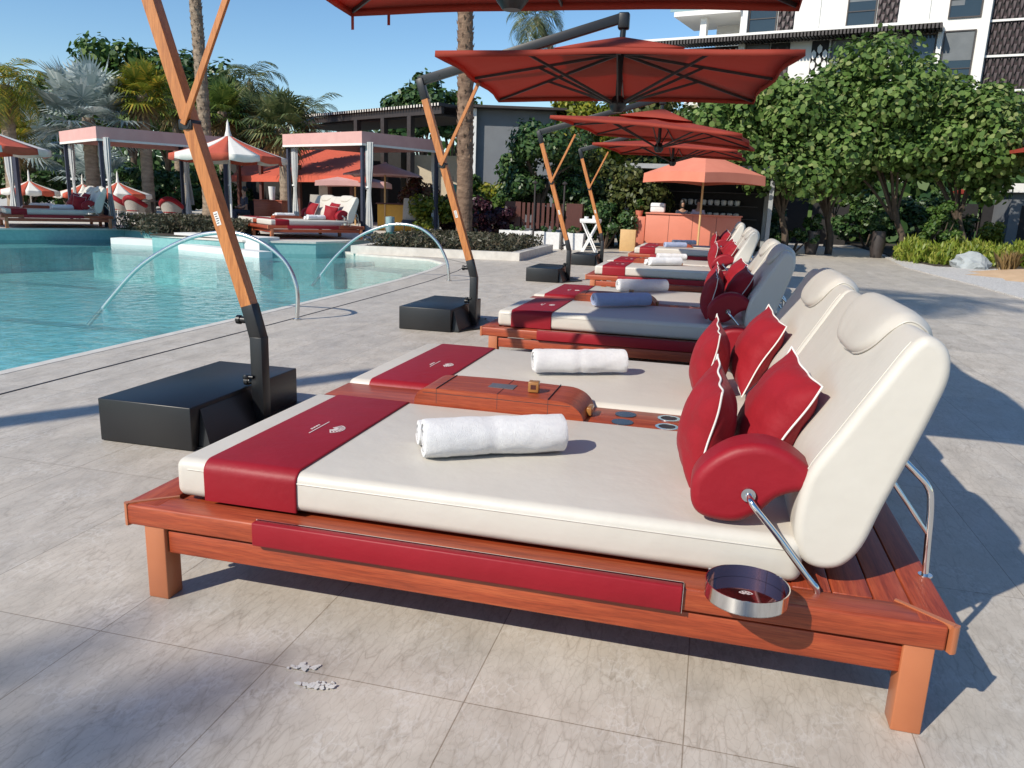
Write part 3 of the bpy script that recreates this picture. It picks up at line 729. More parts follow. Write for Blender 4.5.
p2 = make_parasol(R(5), (0, R(-.6))); p2.location = (PX, 6.79, 0); p2['label'] = 'large square red cantilever parasol, second from the front, beside the second daybed'
p3 = make_parasol(R(-6), (0, R(5))); p3.location = (PX, 13.2, 0); p3['label'] = 'third red cantilever parasol from the front, its canopy tilting down to the right'
p4 = make_parasol(R(-5), (0, R(2))); p4.location = (PX, 18.0, 0); p4['label'] = 'farthest red cantilever parasol of the row, its canopy showing below the third'

# ---------------------------------------------------------------- ground, deck, pool
struct(MB().add([(-900, -900, -3.0), (900, -900, -3.0), (900, 1500, -3.0), (-900, 1500, -3.0)], [(0, 1, 2, 3)]).build('ground', M['soil']))
pool_edge = [(-3.50, -9), (-3.50, 6), (-3.56, 9), (-3.66, 11.5), (-3.88, 13.8), (-4.2, 15.6), (-4.9, 16.5), (-7.0, 16.9), (-8.2, 17.9), (-8.6, 20)]
deck_poly = [(40, -60), (40, 90), (-8.6, 90), (-8.6, 20)]+pool_edge[::-1][1:]+[(-60, -9), (-60, -60)]
struct(MB().poly(deck_poly[::-1], -.4, 0).build('deck', M['deck']))
# pool shell : floor, walls, water
struct(MB().add([(-60, -9, -.80), (-3.3, -9, -.80), (-3.3, 30, -.80), (-60, 30, -.80)], [(0, 1, 2, 3)]).build('pool_floor', M['basin']))
q = [(x, y) for x, y in pool_edge]; mb = MB(); n = len(q)
mb.add([(x, y, -1.3) for x, y in q]+[(x, y, -.395) for x, y in q], [(k, k+1, n+k+1, n+k) for k in range(n-1)]); struct(mb.build('pool_wall', M['basin']))
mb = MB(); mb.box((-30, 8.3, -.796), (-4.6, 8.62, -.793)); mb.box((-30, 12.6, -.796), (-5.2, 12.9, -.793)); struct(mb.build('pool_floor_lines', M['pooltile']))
# submerged ledge near the edge
led = [(-4.05, -9), (-4.05, 6), (-4.12, 9), (-4.25, 11.6), (-4.6, 13.9), (-5.1, 15.2), (-7.0, 15.9)]
mb = MB(); e = pool_edge[:8]; mb.poly((e+led[::-1])[::-1], -.79, -.28); struct(mb.build('pool_ledge', M['coping']))
mb = MB(); w = [(x-.0, y) for x, y in pool_edge]; mb.add([(-60, -9, -.045)]+[(x, y, -.045) for x, y in w]+[(-8.6, 30, -.045), (-60, 30, -.045)], [tuple(range(len(w)+3))]); struct(mb.build('water', M['water'], None))
# coping strip and gutter line along the pool
def offset_path(path, d):
    out = []
    for i in range(len(path)):
        a = Vector(path[max(i-1, 0)]); b = Vector(path[min(i+1, len(path)-1)]); t = (b-a).normalized(); out.append((path[i][0]+t.y*d, path[i][1]-t.x*d))
    return out
def ribbon(path, d0, d1, z0, z1):
    a = offset_path(path, d0); b = offset_path(path, d1); n = len(path); mb = MB()
    vs = [(*p, z0) for p in a]+[(*p, z0) for p in b]+[(*p, z1) for p in a]+[(*p, z1) for p in b]; fs = []
    for k in range(n-1): fs += [(2*n+k, 3*n+k, 3*n+k+1, 2*n+k+1), (k, k+1, n+k+1, n+k), (k, 2*n+k, 2*n+k+1, k+1), (n+k, n+k+1, 3*n+k+1, 3*n+k)]
    return mb.add(vs, fs)
struct(ribbon(pool_edge[:9], -.01, .10, -.3, .004).build('pool_coping', M['coping']))
struct(ribbon(pool_edge[:8], .60, .618, -.01, .0045).build('drain_slot', M['ink']))
# raised deck on the far side
far = [(-60, -9), (-34, -9), (-21, 7), (-17.2, 14.8), (-15.2, 18.0), (-12.9, 17.4), (-12.6, 15.9), (-9.7, 15.7), (-8.1, 16.6), (-7.75, 17.6), (-8.0, 20.0), (-9.2, 26.0), (-9.2, 90), (-60, 90)]
mb = MB(); mb.poly(far[::-1], .23, .28); struct(mb.build('far_deck', M['coping']))
mb = MB(); fi = offset_path(far[1:12], -.03); n = len(fi); mb.add([(x, y, -1.3) for x, y in fi]+[(x, y, .23) for x, y in fi], [(k, k+1, n+k+1, n+k) for k in range(n-1)]); struct(mb.build('far_deck_wall', M['pooltile']))
so1 = offset_path(far[1:12], -.02); so2 = offset_path(far[1:12], 1.5); n = len(so1); mb = MB()
vs = [(x, y, z) for z in (-.16, -.9) for (x, y) in so1] + [(x, y, z) for z in (-.16, -.9) for (x, y) in so2]
fs = [(k, 2*n+k, 2*n+k+1, k+1) for k in range(n-1)] + [(2*n+k, 3*n+k, 3*n+k+1, 2*n+k+1) for k in range(n-1)]
struct(mb.add(vs, fs).build('pool_shelf', M['basin']))
# white steps down into the water
mb = MB(); a = at(110, 233, Z=.25); b = at(174, 236, Z=.25); c = at(259, 240, Z=.22)
def along(p0, p1, dep, z0, z1):
    d = (p1-p0); d.z = 0; d.normalize(); nrm = Vector((-d.y, d.x, 0))
    q = [p0, p1, p1+nrm*dep, p0+nrm*dep]; return [(v.x, v.y) for v in q], z0, z1
mb.poly(*along(a, b, .5, -.5, .12)); a2 = at(174, 232.5, Z=.36); c2 = at(259, 238, Z=.36)
mb.poly(*along(a2, c2, .8, -.45, .36)); a3 = at(178, 244, Z=.1); c3 = at(259, 252, Z=.1); mb.poly(*along(a3, c3, .4, -.35, .10)); 
struct(mb.build('pool_steps', M['stuccow']))

# splash of white paint on the paving
mb = MB()
def blob(cx, cy, rx, ry, rot, z=.0043, n=22):
    pts = []
    for k in range(n):
        a = 2*PI*k/n; r = 1+.16*math.sin(3*a+cx*50)+.08*math.sin(7*a+cy*90); x, y = rx*r*math.cos(a), ry*r*math.sin(a)
        pts.append((cx+x*math.cos(rot)-y*math.sin(rot), cy+x*math.sin(rot)+y*math.cos(rot), z))
    mb.add(pts, [tuple(range(n))])

for (px_, py_, n_, sx_, sy_) in ((304, 668, 30, .020, .010), (318, 686, 40, .028, .011)):
    g = at(px_, py_, Z=0)
    for k in range(n_):
        r_ = rnd.uniform(.002, .009); u_ = rnd.gauss(0, 1); v_ = rnd.gauss(0, .8); blob(g.x+u_*sx_, g.y+v_*sy_+u_*sx_*.3, r_*1.5, r_, rnd.uniform(0, 3), .0043+k*.00006, 12)
tag(mb.build('dried_stain', simple('chalky_residue', (.66, .65, .62), (.56, .54, .50), .8, scale=30)), 'two small white dried stains on the grey paving in front of the nearest daybed', 'stain')

# handrails -------------------------------------------------------
def handrail(y, px, label):
    pts = [at(a, b, Y=y) for a, b in px]; x0 = pts[-1].x; pts[-1].z = 0
    d = pts[0]-pts[1]; pts = [pts[0]+d*.5]+pts; path = spline(pts, 6, False); t = thing('pool_handrail', label, 'handrail', (0, 0, 0), 0, 'arched steel handrails at the pool edge')
    MB().tube(path, .026, 14).build('tube', M['steel'], t)
    MB().lathe([(0, 0), (.05, 0), (.05, .01), (.025, .014), (0, .014)], 20, (x0, y, .0045)).build('floor_flange', M['chrome'], t)
handrail(6.25, [(103, 308), (133, 273), (159, 253), (190, 238), (215, 233), (240, 234), (266, 245), (287, 264), (297, 290), (297, 320)], 'arched steel pool handrail behind the nearest parasol post')
handrail(11.75, [(320, 276), (336, 256), (355, 239), (375, 229), (397, 224), (420, 228), (437, 242), (447, 262), (449, 281)], 'arched steel pool handrail left of the second parasol post')

# ---------------------------------------------------------------- foliage
rs = np.random.RandomState(3)
def mesh_np(name, V, nper, mat, parent=None):
    """V: (k, nper, 3) polygons"""
    k = V.shape[0]; me = bpy.data.meshes.new(name)
    me.vertices.add(k*nper); me.vertices.foreach_set('co', V.reshape(-1).astype(np.float32))
    me.loops.add(k*nper); me.loops.foreach_set('vertex_index', np.arange(k*nper, dtype=np.int32))
    me.polygons.add(k); me.polygons.foreach_set('loop_start', np.arange(0, k*nper, nper, dtype=np.int32))
    me.update(calc_edges=True); me.validate(); me.materials.append(mat)
    o = bpy.data.objects.new(name, me); C.objects.link(o)
    if parent: o.parent = parent
    return o
def leaves(P, N, size, asp=.6, shape='leaf', jit=.3):
    """oriented leaf polygons at P with normals N"""
    k = len(P); N = N/np.linalg.norm(N, axis=1, keepdims=True)
    A = rs.normal(size=(k, 3)); A -= N*(A*N).sum(1, keepdims=True); A /= np.linalg.norm(A, axis=1, keepdims=True); B = np.cross(N, A)
    s = size*(1+jit*rs.uniform(-1, 1, size=(k, 1)))
    if shape == 'round': ang = np.arange(7)*2*PI/7; pr = [(math.cos(a), math.sin(a)) for a in ang]
    else: pr = [(-1, 0), (-.35, .85*asp), (.35, .8*asp), (1, 0), (.35, -.8*asp), (-.35, -.85*asp)]
    V = np.stack([P+A*s*.5*x+B*s*.5*y+N*s*.06*(x*x) for x, y in pr], 1)
    return V
def clumps(center, rad, n, seed=None, flat=.8):
    """sub-clump centres spread over an ellipsoid shell"""
    out = []
    for i in range(n):
        a = rs.uniform(0, 2*PI); z = rs.uniform(-.75, 1); r = math.sqrt(max(0, 1-z*z)); f = rs.uniform(.45, .95)
        out.append((center[0]+rad[0]*r*math.cos(a)*f, center[1]+rad[1]*r*math.sin(a)*f, center[2]+rad[2]*z*f, rs.uniform(.22, .42)*min(rad)))
    return out
def crown_pts(center, rad, nleaf, ncl=26, up=.35):
    cl = clumps(center, rad, ncl); per = nleaf//ncl; Ps = []; Ns = []
    for (x, y, z, r) in cl:
        d = rs.normal(size=(per, 3)); d /= np.linalg.norm(d, axis=1, keepdims=True)
        rr = r*rs.uniform(.55, 1.12, size=(per, 1)); P = np.array([[x, y, z]])+d*rr*np.array([[1.15, 1.15, .9]])
        N = d+rs.normal(size=(per, 3))*.45+np.array([[0, 0, up]]); Ps.append(P); Ns.append(N)
    return np.concatenate(Ps), np.concatenate(Ns)
def tree(name, label, cat, base, crowns, trunk_r, trunk_top, mat, leaf, nleaf, shape='leaf', group=None, ncl=26, bark='bark', limbs=5, lean=(0, 0), asp=.6):
    t = thing(name, label, cat, base, 0, group)
    mb = MB(); top = Vector((lean[0], lean[1], trunk_top))
    mb.tube(spline([(0, 0, -.3), (lean[0]*.2+.05, lean[1]*.2, trunk_top*.35), (lean[0]*.6-.04, lean[1]*.6, trunk_top*.7), top], 4, False), [trunk_r*(1.25-.6*k/12) for k in range(13)], 10)
    for (c, r) in crowns:
        for i in range(limbs):
            a = 2*PI*i/limbs+rs.uniform(-.4, .4); e = Vector((c[0]+r[0]*.6*math.cos(a), c[1]+r[1]*.6*math.sin(a), c[2]+r[2]*rs.uniform(-.2, .6)))
            mb.tube(spline([top-Vector((0, 0, trunk_top*.25)), top.lerp(e, .4)+Vector((0, 0, .2)), e], 4, False), [trunk_r*(.55-.45*k/8) for k in range(9)], 7)
    mb.build('trunk', M[bark], t)
    VV = []
    for (c, r) in crowns:
        P, N = crown_pts(c, r, nleaf//len(crowns), ncl); VV.append(leaves(P, N, leaf, asp, shape))
    mesh_np('crown', np.concatenate(VV), VV[0].shape[1], M[mat], t)
    return t
def bush(name, label, base, rad, n, leaf, mat, cat='shrub', group=None, shape='leaf', z0=.15, ncl=18, asp=.6):
    t = thing(name, label, cat, base, 0, group)
    mb = MB()
    for i in range(5):
        a = 2*PI*i/5; mb.tube([(0, 0, -.05), (rad[0]*.3*math.cos(a), rad[1]*.3*math.sin(a), rad[2]*.7), (rad[0]*.55*math.cos(a), rad[1]*.55*math.sin(a), rad[2]*1.3)], [.05, .035, .012], 6)
    mb.build('stem', M['bark'], t)
    P, N = crown_pts((0, 0, rad[2]*.95+z0), rad, n, ncl); k = P[:, 2] > .02; V = leaves(P[k], N[k], leaf, asp, shape)
    mesh_np('foliage', V, V.shape[1], M[mat], t); return t
# fan palm -------------------------------------------------------
def fan_frond(origin, dirv, L, segs=22, petiole=.5, droop=.25, spread=R(150), width=.05):
    """one fan leaf: returns (triangles) list of quads as arrays"""
    d = np.array(dirv)/np.linalg.norm(dirv); side = np.cross(d, [0, 0, 1.]); side /= max(np.linalg.norm(side), 1e-6); up = np.cross(side, d)
    c = np.array(origin)+d*L*petiole; q = []
    w = .012*L/1.0
    q.append([np.array(origin)+side*w, np.array(origin)-side*w, c-side*w*.6, c+side*w*.6])
    FL = L*(1-petiole)
    for i in range(segs):
        a = -spread+2*spread*i/(segs-1); ln = FL*(1-.25*abs(a)/spread)*rs.uniform(.9, 1.05)
        dd = d*math.cos(a)+side*math.sin(a)+up*(.10+.15*math.cos(a)); dd /= np.linalg.norm(dd)
        p0 = c; p1 = c+dd*ln*.55; p2 = c+dd*ln+np.array([0, 0, -droop*ln*rs.uniform(.5, 1.4)])
        n = np.cross(dd, up); n /= max(np.linalg.norm(n), 1e-6); wv = n*width*L*.5
        q.append([p0+wv*.15, p0-wv*.15, p1-wv, p1+wv]); q.append([p1+wv, p1-wv, p2-wv*.1, p2+wv*.1])
    return q
def feather_frond(origin, az, el, L, n=26, droop=1.0, leaflet=.34, w=.035):
    q = []; o = np.array(origin, float); h = np.array([math.cos(az), math.sin(az), 0]); p = o.copy(); e = el; st = L/n; prev = p.copy()
    side = np.array([-math.sin(az), math.cos(az), 0])
    for i in range(n):
        d = h*math.cos(e)+np.array([0, 0, math.sin(e)]); nx = prev+d*st; rw = .02*L/3*(1-i/n)+.004
        q.append([prev+side*rw, prev-side*rw, nx-side*rw, nx+side*rw])
        if i > 2:
            ll = leaflet*L*math.sin(PI*min(1, (i+2)/(n+1))**.8)*.9+.08
            for s in (1, -1):
                dd = side*s*.8+d*.55+np.array([0, 0, -.25*rs.uniform(.2, 1.6)]); dd /= np.linalg.norm(dd); tip = nx+dd*ll+np.array([0, 0, -.18*ll])
                mid = nx+dd*ll*.5; wv = d*w*L/3
                q.append([nx+wv*.6, nx-wv*.6, mid-wv, mid+wv]); q.append([mid+wv, mid-wv, tip-wv*.15, tip+wv*.15])
        prev = nx; e -= droop*st/L*(1.2+i/n)
    return q
def palm_trunk(h, r0, r1, lean=(0, 0), booted=.35, z0=-.3):
    mb = MB(); n = int(h*6); pts = []; rr = []
    for i in range(n+1):
        f = i/n; pts.append((lean[0]*f*f, lean[1]*f*f, z0+(h-z0)*f)); rr.append((r0+(r1-r0)*f)*(1+.06*(i % 2)+.03*math.sin(i*2.3))*(1+.35*max(0, 1-f*14)))
    mb.tube(pts, rr, 12)
    # leaf boots
    k = int(h*26*booted)
    for i in range(k):
        f = 1-booted*(i/k); a = i*2.4; x, y = lean[0]*f*f, lean[1]*f*f; z = z0+(h-z0)*f; r = r0+(r1-r0)*f
        d = Vector((math.cos(a), math.sin(a), 0)); s = Vector((-d.y, d.x, 0))*.05; b = Vector((x, y, z))+d*r*.9; tpt = b+d*.07+Vector((0, 0, .13))
        mb.add([b+s, b-s, tpt-s*.5, tpt+s*.5, b+d*.05], [(0, 1, 2, 3), (4, 0, 3), (1, 4, 2)])
    return mb
def palm(name, label, base, h, r, kind, mat, L, n, lean=(0, 0), bark='trunk', group='palms around the pool', dry=0, booted=.35, cat='palm tree', droop=.25, segs=22, elmin=-35):
    t = thing(name, label, cat, base, 0, group)
    palm_trunk(h, r, r*.82, lean, booted).build('trunk', M[bark], t)
    top = (lean[0], lean[1], h); q = []
    for i in range(n):
        az = i*2.39996+rs.uniform(-.2, .2); f = (i+.5)/n; el = R(82-(82-elmin)*f**.85)
        if kind == 'fan':
            d = (math.cos(az)*math.cos(el), math.sin(az)*math.cos(el), math.sin(el)); q += fan_frond(top, d, L*rs.uniform(.85, 1.1), segs, droop=droop+.15*f)
        else: q += feather_frond(top, az, el, L*rs.uniform(.85, 1.1), droop=droop)
    mesh_np('crown', np.array(q), 4, M[mat], t)
    if dry:
        q = []
        for i in range(dry):
            az = i*2.39996+1; el = R(-50-25*rs.rand())
            if kind == 'fan': q += fan_frond(top, (math.cos(az)*math.cos(el), math.sin(az)*math.cos(el), math.sin(el)), L*.8, 14, droop=.4)
            else: q += feather_frond(top, az, el, L*.7, droop=.4)
        mesh_np('dry_skirt', np.array(q), 4, M['lf_dry'], t)
    return t
def gz(px, py, Y, z=.28):
    v = at(px, py, Y=Y); return (v.x, v.y, z)
def topz(px, py, Y): return at(px, py, Y=Y).z

# big palms whose trunks cross the picture
palm('date_palm', 'tall palm with a thick brown trunk rising from the planter behind the second parasol post', gz(464, 235, 23, .1), 11.3, .27, 'feather', 'lf_palm', 3.2, 34, lean=(-.3, 0), bark='trunkr', booted=.75, droop=1.3)
v = gz(210, 220, 29, .28)
palm('date_palm', 'tall palm with a rough grey trunk rising behind the nearest parasol post', v, 12.5, .27, 'feather', 'lf_palm', 3.2, 34, lean=(-.35, 0), bark='trunk', booted=.8, droop=1.3)
v = gz(590, 200, 45, 0); hh = topz(535, 18, 45)
palm('coconut_palm', 'slim leaning palm whose crown shows just above the second red parasol', v, hh, .20, 'feather', 'lf_palmd', 2.6, 22, lean=(at(536, 20, Y=45).x-v[0], 0), booted=.2, droop=1.6)
# palms behind the cabanas
def crownpalm(px, py, Y, *a, **k):
    v = gz(px, py, Y); return v, topz(px, py, Y)
def putpalm(name, label, px, py, Y, r, kind, mat, L, n, **k):
    v = gz(px, py, Y); palm(name, label, v, topz(px, py, Y)-.28, r, kind, mat, L, n, **k)
putpalm('silver_fan_palm', 'big silver blue fan palm behind the roof of the left cabana', 88, 118, 27, .3, 'fan', 'lf_silver', 2.9, 30, segs=30, droop=.12)
putpalm('silver_fan_palm', 'small silver blue fan palm in the shade left of the cabana roof', 28, 150, 30, .3, 'fan', 'lf_silver', 2.4, 22, segs=26, droop=.15)
putpalm('silver_fan_palm', 'silver blue fan palm seen through the left cabana', 95, 178, 31, .3, 'fan', 'lf_silver', 2.3, 22, segs=26, droop=.15)
putpalm('fan_palm', 'yellow green fan palm standing above the right end of the left cabana roof', 142, 95, 28, .26, 'fan', 'lf_palmy', 1.75, 34, dry=10)
putpalm('fan_palm', 'green fan palm just right of the nearest parasol post', 222, 112, 33, .26, 'fan', 'lf_palm', 1.9, 30, dry=8)
putpalm('fan_palm', 'dull green fan palm rising left of the right cabana roof', 284, 128, 29, .26, 'fan', 'lf_palmd', 2.0, 34, dry=12)
putpalm('fan_palm', 'dull fan palm behind the red and white striped parasol', 252, 128, 35, .26, 'fan', 'lf_palmd', 2.1, 30, dry=8)
putpalm('fan_palm', 'green fan palm right beside the yellow green one, above the left cabana', 176, 104, 34, .26, 'fan', 'lf_palm', 1.9, 30, dry=6)
putpalm('date_palm', 'spiky dark palm at the left edge of the photo', 4, 85, 24, .28, 'feather', 'lf_palmy', 2.1, 34, dry=8, droop=1.2)
putpalm('fan_palm', 'yellowing fan palm low at the left edge under the spiky palm', 8, 140, 26, .28, 'fan', 'lf_palmy', 1.8, 26, dry=6)
putpalm('coconut_palm', 'feathery palm standing against the sky right of the nearest parasol brace', 250, 82, 42, .2, 'feather', 'lf_palmd', 2.9, 22, droop=1.4, booted=.1)
putpalm('coconut_palm', 'low feathery palm against the sky beside the pergola roof', 313, 112, 50, .2, 'feather', 'lf_palmd', 2.6, 20, droop=1.2, booted=.1)
# off camera palms by the pool, their shadows fall across the paving
palm('date_palm', 'tall palm at the near end of the pool', (-7.65, -6.3, 0), 17.5, .15, 'feather', 'lf_palm', 2.4, 22, lean=(.2, .6), droop=1.3)
palm('fan_palm', 'fan palm far behind the near end of the pool', (-12.5, -19.5, 0), 16.5, .10, 'fan', 'lf_palm', 1.15, 7, segs=14)
palm('fan_palm', 'second fan palm far behind the near end of the pool', (-10.1, -18.9, 0), 15.8, .10, 'fan', 'lf_palm', 1.0, 8, segs=12)

# broadleaf trees behind
GT = 'broadleaf trees behind the pool'
def bigtree(label, px, pytop, pybot, Y, w, mat, leaf, n, ncl=34, name='broadleaf_tree', shape='leaf', group=GT, z=0):
    c = at(px, (pytop+pybot)/2, Y=Y); h = (at(px, pytop, Y=Y).z-at(px, pybot, Y=Y).z)/2
    tree(name, label, 'tree', (c.x, Y, z), [((0, 0, c.z-z), (w, w*.8, h))], .22, max(1, (c.z-z)*.6), mat, leaf, n, shape, group, ncl)
bigtree('bushy dark green tree above the silver palm', 130, 48, 150, 40, 4.4, 'lf_mid', .42, 6500)
bigtree('bushy dark tree top left of the nearest parasol post', 165, 55, 160, 43, 4.2, 'lf_dark', .42, 6000)
bigtree('bushy dark green tree right of the nearest parasol post', 222, 70, 170, 44, 4.0, 'lf_dark', .42, 5500)
bigtree('dark round tree low behind the silver palm', 68, 75, 170, 42, 3.6, 'lf_dark', .42, 4500)
bigtree('green tree rising over the pergola roof left of the second parasol post', 422, 78, 150, 48, 2.9, 'lf_dark', .45, 3800)
bigtree('small tree top over the pergola roof between the second parasol post and the thick palm', 452, 92, 140, 50, 2.0, 'lf_mid', .4, 2200)
bigtree('dark glossy tree in front of the grey wall behind the slatted fence', 540, 118, 215, 25.5, 1.75, 'lf_dark', .17, 9000, 30)
bigtree('yellow green tree under the left corner of the second canopy', 582, 98, 180, 33, 2.4, 'lf_yellow', .24, 6500, 30)
bigtree('green tree behind the yellow one under the second canopy', 640, 92, 190, 44, 4.2, 'lf_olive', .34, 6000)
bigtree('olive green bushy tree behind the third and fourth parasols', 610, 150, 235, 27.5, 2.3, 'lf_olive', .2, 8500, 30)
bigtree('dark green tree behind the bar shed', 672, 120, 230, 36, 3.2, 'lf_dark', .3, 5500)
bigtree('pale green tree under the right side of the second canopy', 715, 100, 170, 36, 2.6, 'lf_mid', .3, 4000)
# sea grapes
GS = 'big round leaved trees right of the bar'
def grape(label, px, top, bot, Y, w, tx, n, d=.8):
    c = at(px, (top+bot)/2, Y=Y); h = (at(px, top, Y=Y).z-at(px, bot, Y=Y).z)/2; b = at(tx, 235, Y=Y)
    tree('sea_grape_tree', label, 'tree', (b.x, Y, 0), [((c.x-b.x, 0, c.z), (w, w*d, h))], .12, max(1.2, c.z-h*.9), 'lf_grape', .17, int(n*1.45), 'round', GS, 52, limbs=7, lean=((c.x-b.x)*.25, 0))
grape('sea grape tree with large round leaves directly right of the coral bar parasol', 772, 76, 212, 28, 2.9, 785, 11000)
grape('tall sea grape tree in the middle of the group in front of the white building', 866, 50, 216, 29, 3.3, 905, 13000)
grape('sea grape tree at the right end of the group, lower than its neighbour', 940, 76, 216, 29, 2.8, 965, 10000)
grape('low sea grape branch mass between the first two trees', 822, 74, 214, 29.5, 2.8, 830, 9000)
grape('small sea grape at the left end of the group behind the red canopies', 728, 100, 190, 31, 2.0, 740, 4000)
# woods far behind, one mass
Ps = []; Ns = []
for (x0, x1, y0, y1, z0, z1, k) in ((-75, -10, 52, 60, 0, 6.5, 9000), (1, 40, 43, 48, 0, 6.0, 8000), (-14, 1, 50, 56, 0, 8, 3500), (26, 60, 30, 46, 0, 8, 4000)):
    P = np.stack([rs.uniform(x0, x1, k), rs.uniform(y0, y1, k), z0+(z1-z0)*rs.uniform(0, 1, k)**.9], 1)
    P[:, 2] *= .8+.25*np.sin(P[:, 0]*.7)+.1*np.sin(P[:, 0]*2.3); Ps.append(P); Ns.append(rs.normal(size=(k, 3))+np.array([[0, -1.2, .5]]))
V = leaves(np.concatenate(Ps), np.concatenate(Ns), .75, .7)
tag(mesh_np('distant_woods', V, V.shape[1], M['lf_dark']), 'dark tangle of trees closing the view behind everything', 'woods', kind='stuff')

# ---------------------------------------------------------------- far side: cabanas, beds, striped parasols
def cabana(loc, rz, w, d, h, label):
    t = thing('cabana', label, 'cabana', loc, rz, 'pink topped cabanas across the pool')
    # local: near right corner at (0,0); extends to -w in x and +d in y
    for (x, y) in ((0, 0), (-w, 0), (0, d), (-w, d)):
        MB().box((x-.05, y-.05, 0), (x+.05, y+.05, h-.05)).build('post', M['navy'], t)
    mb = MB(); s = .12; z1 = h; z0 = h-.36
    mb.box((-w-s, -s-.01, z0), (s+.01, -s+.02, z1)); mb.box((-w-s, d+s-.03, z0), (s+.01, d+s, z1)); mb.box((s-.02, -s+.02, z0), (s+.01, d+s-.03, z1)); mb.box((-w-s, -s+.02, z0), (-w-s+.03, d+s-.03, z1))
    vl = mb.build('valance', M['pink'], t)
    mb = MB(); mb.box((-w-s-.004, -s-.015, z0-.05), (s+.014, -s+.02, z0+.015)); mb.box((s-.02, -s+.021, z0-.05), (s+.014, d+s, z0+.015)); mb.build('valance_border', M['stripew'], vl)
    MB().box((-w-s+.035, -s+.025, h-.06), (s-.03, d+s-.035, h-.02)).build('roof', M['pink'], t)
    for (x, y, sx) in ((0, 0, 1), (-w, 0, 1), (0, d, -1), (-w, d, 1)):
        rings = []
        for k in range(12):
            f = k/11; z = h-.3-(h-.34)*f; wd = .13*(1-.62*math.exp(-((f-.55)/.2)**2))+.03*f; off = .05*(1-f)
            g = []
            for j in range(20):
                a = 2*PI*j/20; rr = 1+.22*math.cos(j*PI)*(.6+.4*math.sin(j*1.7)); g.append((x+sx*(.14+off)+wd*rr*math.cos(a), y+.12+wd*.6*rr*math.sin(a), z))
            rings.append(g)
        cu = MB().loft(rings, True, True).build('curtain', M['curtain'], t)
        MB().lathe([(0.03, 0), (.075, .01), (.075, .06), (.03, .07)], 12, (x+sx*.13, y+.11, .28+(h-.34)*.42)).build('tieback', M['white'], cu)
    return t
DZ = .284
cabana((-16.08, 18.3, DZ), R(-33), 3.9, 3.8, 2.94, 'left cabana with a pink flat roof and tied ivory curtains, daybed inside its left')
cabana((-8.62, 20.6, DZ), R(-25), 3.8, 3.2, 3.12, 'right cabana with a pink flat roof and tied ivory curtains, beside the pergola building')
b = at(20, 205, Y=19.5); t = thing('curtain_post', 'dark post with a tied ivory curtain behind the striped parasol at the left edge', 'post', (b.x, 19.5, DZ))
MB().box((-.06, -.06, 0), (.06, .06, 2.45)).build('post', M['navy'], t)
rings = []
for k in range(12):
    f = k/11; wd = .15*(1-.6*math.exp(-((f-.6)/.2)**2)); rings.append([(-.24+wd*(1+.2*math.cos(j*PI))*math.cos(2*PI*j/20), wd*.6*(1+.2*math.cos(j*PI))*math.sin(2*PI*j/20), 2.4-2.3*f) for j in range(20)])
MB().loft(rings).build('curtain', M['curtain'], t)

def far_bed(loc, rz, label):
    b = dup(bed, loc, rz, label, group='daybeds on the far side of the pool'); return b
fb = []
va = at(100, 226, Z=DZ)
def bedmat(loc, rz): return Matrix.Translation(loc) @ Matrix.Rotation(rz, 4, 'Z')
spots = [((-9.43, 16.47, DZ), R(51), 'far double daybed under the right cabana, nearest to the water', 1),
         ((-16.9, 15.35, DZ), R(52), 'far double daybed beside the left cabana at the left edge of the photo', 1),
         ]
for (loc, rz, lb, m) in spots:
    far_bed(loc, rz, lb); W = bedmat(loc, rz); w0 = 'far daybed '+('under the right cabana' if 'under' in lb else 'by the left cabana')
    for k, (x, y, z, nn, up, nm) in enumerate(((2.0, .5, .70, (-1, -.9, .3), (.2, 0, 1), 'front'), (2.22, .8, .80, (-1, -.3, .5), (.4, 0, 1), 'back'), (2.15, 2.2, .78, (-1, -.4, .5), (.4, 0, 1), 'outer'))):
        p = dup(pil0, label='%s crimson pillow on the %s' % ({'front': 'frontmost', 'back': 'middle', 'outer': 'rearmost'}[nm], w0), group='crimson pillows on the far daybeds')
        orient(p, (0, 0, 0), nn, up); p.matrix_world = W @ Matrix.Translation((x, y, z)) @ p.matrix_world
    for k, (x, y) in enumerate(((1.3, .5), (.95, 2.0))):
        q = W @ Vector((x, y, ZM)); towel('double', q, rz+R(10), 'white folded towel on the %s mattress of the %s' % (('near', 'far')[k], w0), L=.6, r=.085)

